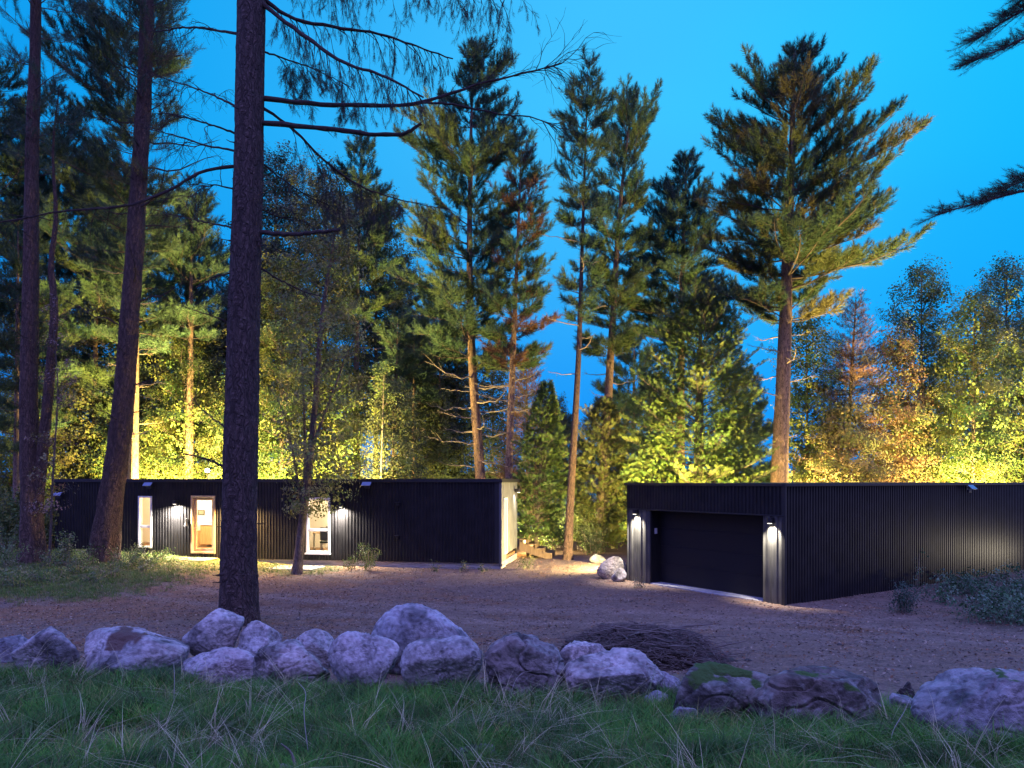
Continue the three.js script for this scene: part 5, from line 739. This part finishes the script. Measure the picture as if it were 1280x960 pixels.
{
  const R = rng(400), rr = (a, b) => a + (b - a) * R(), grass = [], tall = [], lawn = [];
  for (let i = 0; i < 30000; i++) {
    const d = mix(3.9, 9.8, Math.pow(R(), 1.25)), x = rr(-0.78, 0.78) * d; if (d > bankEdge(x) + 0.35 * noise(x * 3, d * 3) - 0.12) continue;
    const v = fbm(x * 1.1, d * 1.1, 3), dens = sstep(-0.45, 0.1, v + 0.3 * noise(x * 4, d * 4, 2)); if (R() > 0.12 + 0.88 * dens) continue;
    const c = R() < 0.13 + 0.15 * sstep(0, 0.3, -v) ? [0.24, 0.21, 0.06] : R() < 0.3 ? [0.09, 0.21, 0.012] : [0.045, 0.175, 0.009], m = rr(0.6, 1.3) * (0.38 + 1.0 * sstep(-0.3, 0.3, fbm(x * 2.3, d * 2.3, 11)));
    grass.push([onGround(x, -d), V(rr(-0.25, 0.25), 1, rr(-0.25, 0.25)).normalize(), rr(0.5, 1.0) * (0.65 + 0.55 * dens), lin(c[0] * m, c[1] * m, c[2] * m), R() * 6.28]);
  }
  for (let i = 0; i < 2200; i++) { const d = mix(4.0, 9.2, R()), x = rr(-0.78, 0.78) * d; if (d > bankEdge(x) - 0.1 || noise(x * 0.8, d * 0.8, 6) < -0.12) continue; const m = rr(0.7, 1.2); tall.push([onGround(x, -d), V(rr(-0.45, 0.45), 1, rr(-0.45, 0.45)).normalize(), rr(0.6, 1.1), R() < 0.6 ? lin(0.55 * m, 0.47 * m, 0.28 * m) : lin(0.16 * m, 0.2 * m, 0.08 * m), R() * 6.28]); }
  for (let i = 0; i < 260; i++) { const p = P(200 + 22 * (R() + R() - 1), 0, 8.9 + 0.25 * rr(-1, 1)); tall.push([onGround(p.x, p.z), V(rr(-0.2, 0.2), 1, rr(-0.2, 0.2)).normalize(), rr(0.55, 0.85), lin(0.035, 0.1, 0.03), R() * 6.28]); }
  for (let i = 0; i < 26000; i++) { const d = rr(17, 28), x = rr(-19, -4); if (R() > lawnAt(x, d, fbm(x * 2.2, -d * 2.2, 4)) * 1.0 || -(housePoint(0, 0, 0).z) + 0 < 0) continue; const loc = V(x + 0.37, 0, -d + 24.5).applyAxisAngle(UPV, HA); if (loc.z < 0.15) continue; const m = rr(0.7, 1.3); lawn.push([onGround(x, -d), V(rr(-0.3, 0.3), 1, rr(-0.3, 0.3)).normalize(), rr(0.5, 1.1) * (d < 22 ? 1 : 0.8), R() < 0.2 ? lin(0.22 * m, 0.2 * m, 0.06 * m) : lin(0.09 * m, 0.18 * m, 0.02 * m), R() * 6.28]); }
  scatter('bank_grass', 'long dark green grass on the bank below the boulders', 'grass', [1, 2, 3].map((k) => bladeClump(k, 13, 0.27, 0.12, 0.0052, 1.0)), M.blade, grass);
  scatter('dry_grass', 'straw-coloured tall grass stalks rising from the bank', 'grass', [4, 5].map((k) => bladeClump(k, 5, 0.55, 0.07, 0.005, 1.3)), M.blade, tall);
  scatter('lawn_grass', 'short lit grass in the lawn patch round the leaning pine', 'grass', [6, 7].map((k) => bladeClump(k, 10, 0.15, 0.16, 0.008, 0.7)), M.blade, lawn);
  // litter on the drive: fallen leaves, needles, clods
  const leafBit = (() => { const s = new Shape3(); const a = V(0, 0.006, -0.03), b = V(0.016, 0.012, 0), c = V(0, 0.006, 0.032), e = V(-0.016, 0.014, 0); s.tri(a, b, c, UPV); s.tri(a, c, e, UPV); return s.build(true); })(), bit = new THREE.IcosahedronGeometry(0.018, 1).scale(1, 0.6, 1.3);
  const litter = [], clods = [];
  for (let i = 0; i < 52000; i++) { const d = mix(8.5, 27.5, Math.pow(R(), 0.75)), x = rr(-0.75, 0.75) * d; if (d < bankEdge(x) + 0.1) continue; if (R() > 0.35 + 0.65 * sstep(-0.2, 0.3, fbm(x * 0.5, -d * 0.5, 1) + 0.5 * sstep(0, -7, x))) continue; const m = rr(0.5, 1.3), c = R() < 0.45 ? [0.33, 0.25, 0.18] : R() < 0.6 ? [0.22, 0.10, 0.05] : [0.1, 0.075, 0.06]; litter.push([onGround(x, -d, 0.004), V(rr(-0.6, 0.6), 1, rr(-0.6, 0.6)).normalize(), rr(0.4, 1.15), lin(c[0] * m, c[1] * m, c[2] * m), R() * 6.28]); }
  for (let i = 0; i < 1500; i++) { const d = mix(8.5, 26, R()), x = rr(-0.75, 0.75) * d; if (d < bankEdge(x)) continue; const m = rr(0.5, 1.5); clods.push([onGround(x, -d, 0.002), UPV.clone(), rr(0.25, R() < 0.07 ? 2.6 : 1.1), lin(0.07 * m, 0.055 * m, 0.05 * m), R() * 6.28]); }
  const lt = new THREE.Group(); lt.name = 'leaf_litter'; lt.userData = { label: 'fallen leaves, needles and clods strewn over the gravel drive', category: 'leaf litter', kind: 'stuff' }; scene.add(lt);
  foliagePart(litter, [leafBit], M.straw, lt, 'fallen_leaves'); foliagePart(clods, [bit], M.straw, lt, 'clods');
}
// weeds and shrubs: separate plants with stems and leaves
function weed(px, d, h, wide, seed, label, o = {}) {
  const c = P(px, 0, d), base = onGround(c.x, c.z), t = thing(o.name || 'weed_plant', label, 'plant', base, 0, o.group), R = rng(seed), rr = (a, b) => a + (b - a) * R(), s = new Shape3(), list = [];
  const n = o.stems || 9;
  for (let i = 0; i < n; i++) {
    const a = R() * 6.28, r = wide * 0.3 * R(), L = h * rr(0.55, 1.05), lean = rr(0, 0.5) * wide / h, p = []; for (let q = 0; q <= 5; q++) { const u = q / 5; p.push(V(Math.cos(a) * (r + lean * L * u * u), L * u * (1 - 0.1 * u) - 0.02, Math.sin(a) * (r + lean * L * u * u))); }
    s.tube(p, p.map((_, q) => mix(0.007, 0.003, q / 5)), 4);
    for (let u = 0.15; u < 1.02; u += 0.09 / L * (o.step || 1)) { const j = Math.min(4, Math.floor(u * 5)), q = p[j].clone().lerp(p[j + 1], Math.min(1, u * 5 - j)), k = (o.colors || GREEN.leaf)[Math.floor(R() * 0.999 * (o.colors || GREEN.leaf).length)], m = rr(0.7, 1.3), e = V(rr(-1, 1), rr(0, 0.8), rr(-1, 1)).normalize(); list.push([q, e, rr(0.5, 0.95) * (o.size || 1), lin(k[0] * m, k[1] * m, k[2] * m), R() * 6.28]); }
  }
  part('stems', s.build(), M.deadTwig, t).userData.kind = 'stuff'; foliagePart(list, clumps[o.clump || 'fine'], M.leaf, t, 'leaves');
}
const LW = 'weeds in the lawn patch';
[[8, 22, 0.8, 1.6], [20, 19.4, 0.55, 1.2], [62, 22.2, 0.5, 0.9], [82, 22.6, 1.25, 0.8], [96, 21.6, 0.7, 1.0], [112, 23.2, 0.6, 0.8], [150, 22.6, 0.75, 1.0], [140, 21.2, 0.5, 0.9], [168, 23.4, 0.7, 1.0], [120, 20.4, 0.4, 0.9], [182, 22.6, 0.45, 0.8], [60, 20.2, 0.45, 1.0], [6, 25.5, 1.3, 1.8], [196, 24.6, 0.4, 0.7]]
  .forEach(([px, d, h, w], i) => weed(px, d, h, w, 500 + i, 'leafy green weed in the lawn patch by the two old pines', { group: LW, stems: 10, colors: [[0.08, 0.16, 0.03], [0.12, 0.19, 0.05], [0.2, 0.23, 0.1]], size: 1.3 }));
weed(462, 24.0, 0.95, 1.1, 530, 'tall feathery weed against the black wall beside the downlight', { stems: 14, step: 0.8 });
weed(440, 24.3, 0.55, 0.6, 531, 'short weed against the black wall below the downlight', { stems: 8 });
[[545, 24.0], [578, 23.9], [606, 23.9]].forEach(([px, d], i) => weed(px, d, 0.32, 0.5, 540 + i, 'low dark weed at the foot of the long black wall', { group: 'weeds along the house wall', colors: GREEN.darkleaf, stems: 6 }));
weed(798, 20.3, 0.32, 0.4, 545, 'small pale plant in the lamp light at the garage pillar', { stems: 8, colors: [[0.2, 0.2, 0.12], [0.16, 0.19, 0.09]] });
weed(658, 24.4, 0.55, 0.9, 546, 'green plant at the foot of the pale end wall', { stems: 10 });
const RW = 'weeds along the garage wall', blueLeaf = [[0.05, 0.14, 0.05], [0.08, 0.18, 0.07], [0.13, 0.21, 0.12]];
weed(1146, 17.6, 1.5, 0.35, 550, 'tall thin weed stalk against the long garage wall', { stems: 2, step: 1.4, colors: blueLeaf });
{ const R = rng(560); for (let i = 0; i < 34; i++) { const d = mix(14.6, 21.5, R()), lo = 9.6 + 0.3 * (d - 16), hi = 0.75 * d + 0.6, x = mix(lo, Math.max(lo + 0.5, hi), R()); const loc = V(x - G0.x, 0, -d - G0.z).applyAxisAngle(UPV, -GA); if (loc.x < 0.45) continue; const px = 640 + x / d * F; if (px > 1330) continue; weed(px, d, 0.3 + 0.35 * R(), 0.9 + 0.6 * R(), 570 + i, 'bushy blue-green weed on the verge along the long garage wall', { group: RW, stems: 9, colors: blueLeaf, size: 1.5 }); } }
weed(1130, 16.4, 0.75, 1.0, 561, 'bushy dark fern-like weed nearest the drive edge by the garage', { stems: 18, colors: [[0.03, 0.075, 0.04], [0.04, 0.09, 0.045]], step: 0.7 });
// shrubs closing the wood behind the gap and at the flanks
const SH = 'shrubs in the wood behind the gap';
[[676, 30.5], [700, 32], [728, 31], [742, 29.4], [764, 32], [690, 35], [720, 37], [752, 36], [785, 34]].forEach(([px, d], i) => weed(px, d, 1.3 + (i % 3) * 0.4, 1.8, 620 + i, 'low leafy shrub in the wood behind the gap', { name: 'shrub', group: SH, stems: 14, size: 1.6, clump: 'leaf', step: 1.5, colors: i % 2 ? GREEN.darkleaf : GREEN.leaf }));
[[-20, 27], [12, 27.5], [30, 29], [52, 30], [62, 28], [-8, 31], [34, 33], [58, 34]].forEach(([px, d], i) => weed(px, d, 1.5 + (i % 3) * 0.6, 2.2, 660 + i, 'leafy shrub beyond the outer corner of the house', { name: 'shrub', group: 'shrubs beyond the house corner', stems: 16, size: 1.6, clump: 'leaf', step: 1.3, colors: GREEN.leaf }));
console.log('tufts', TUFTS);
renderer.render(scene, camera);
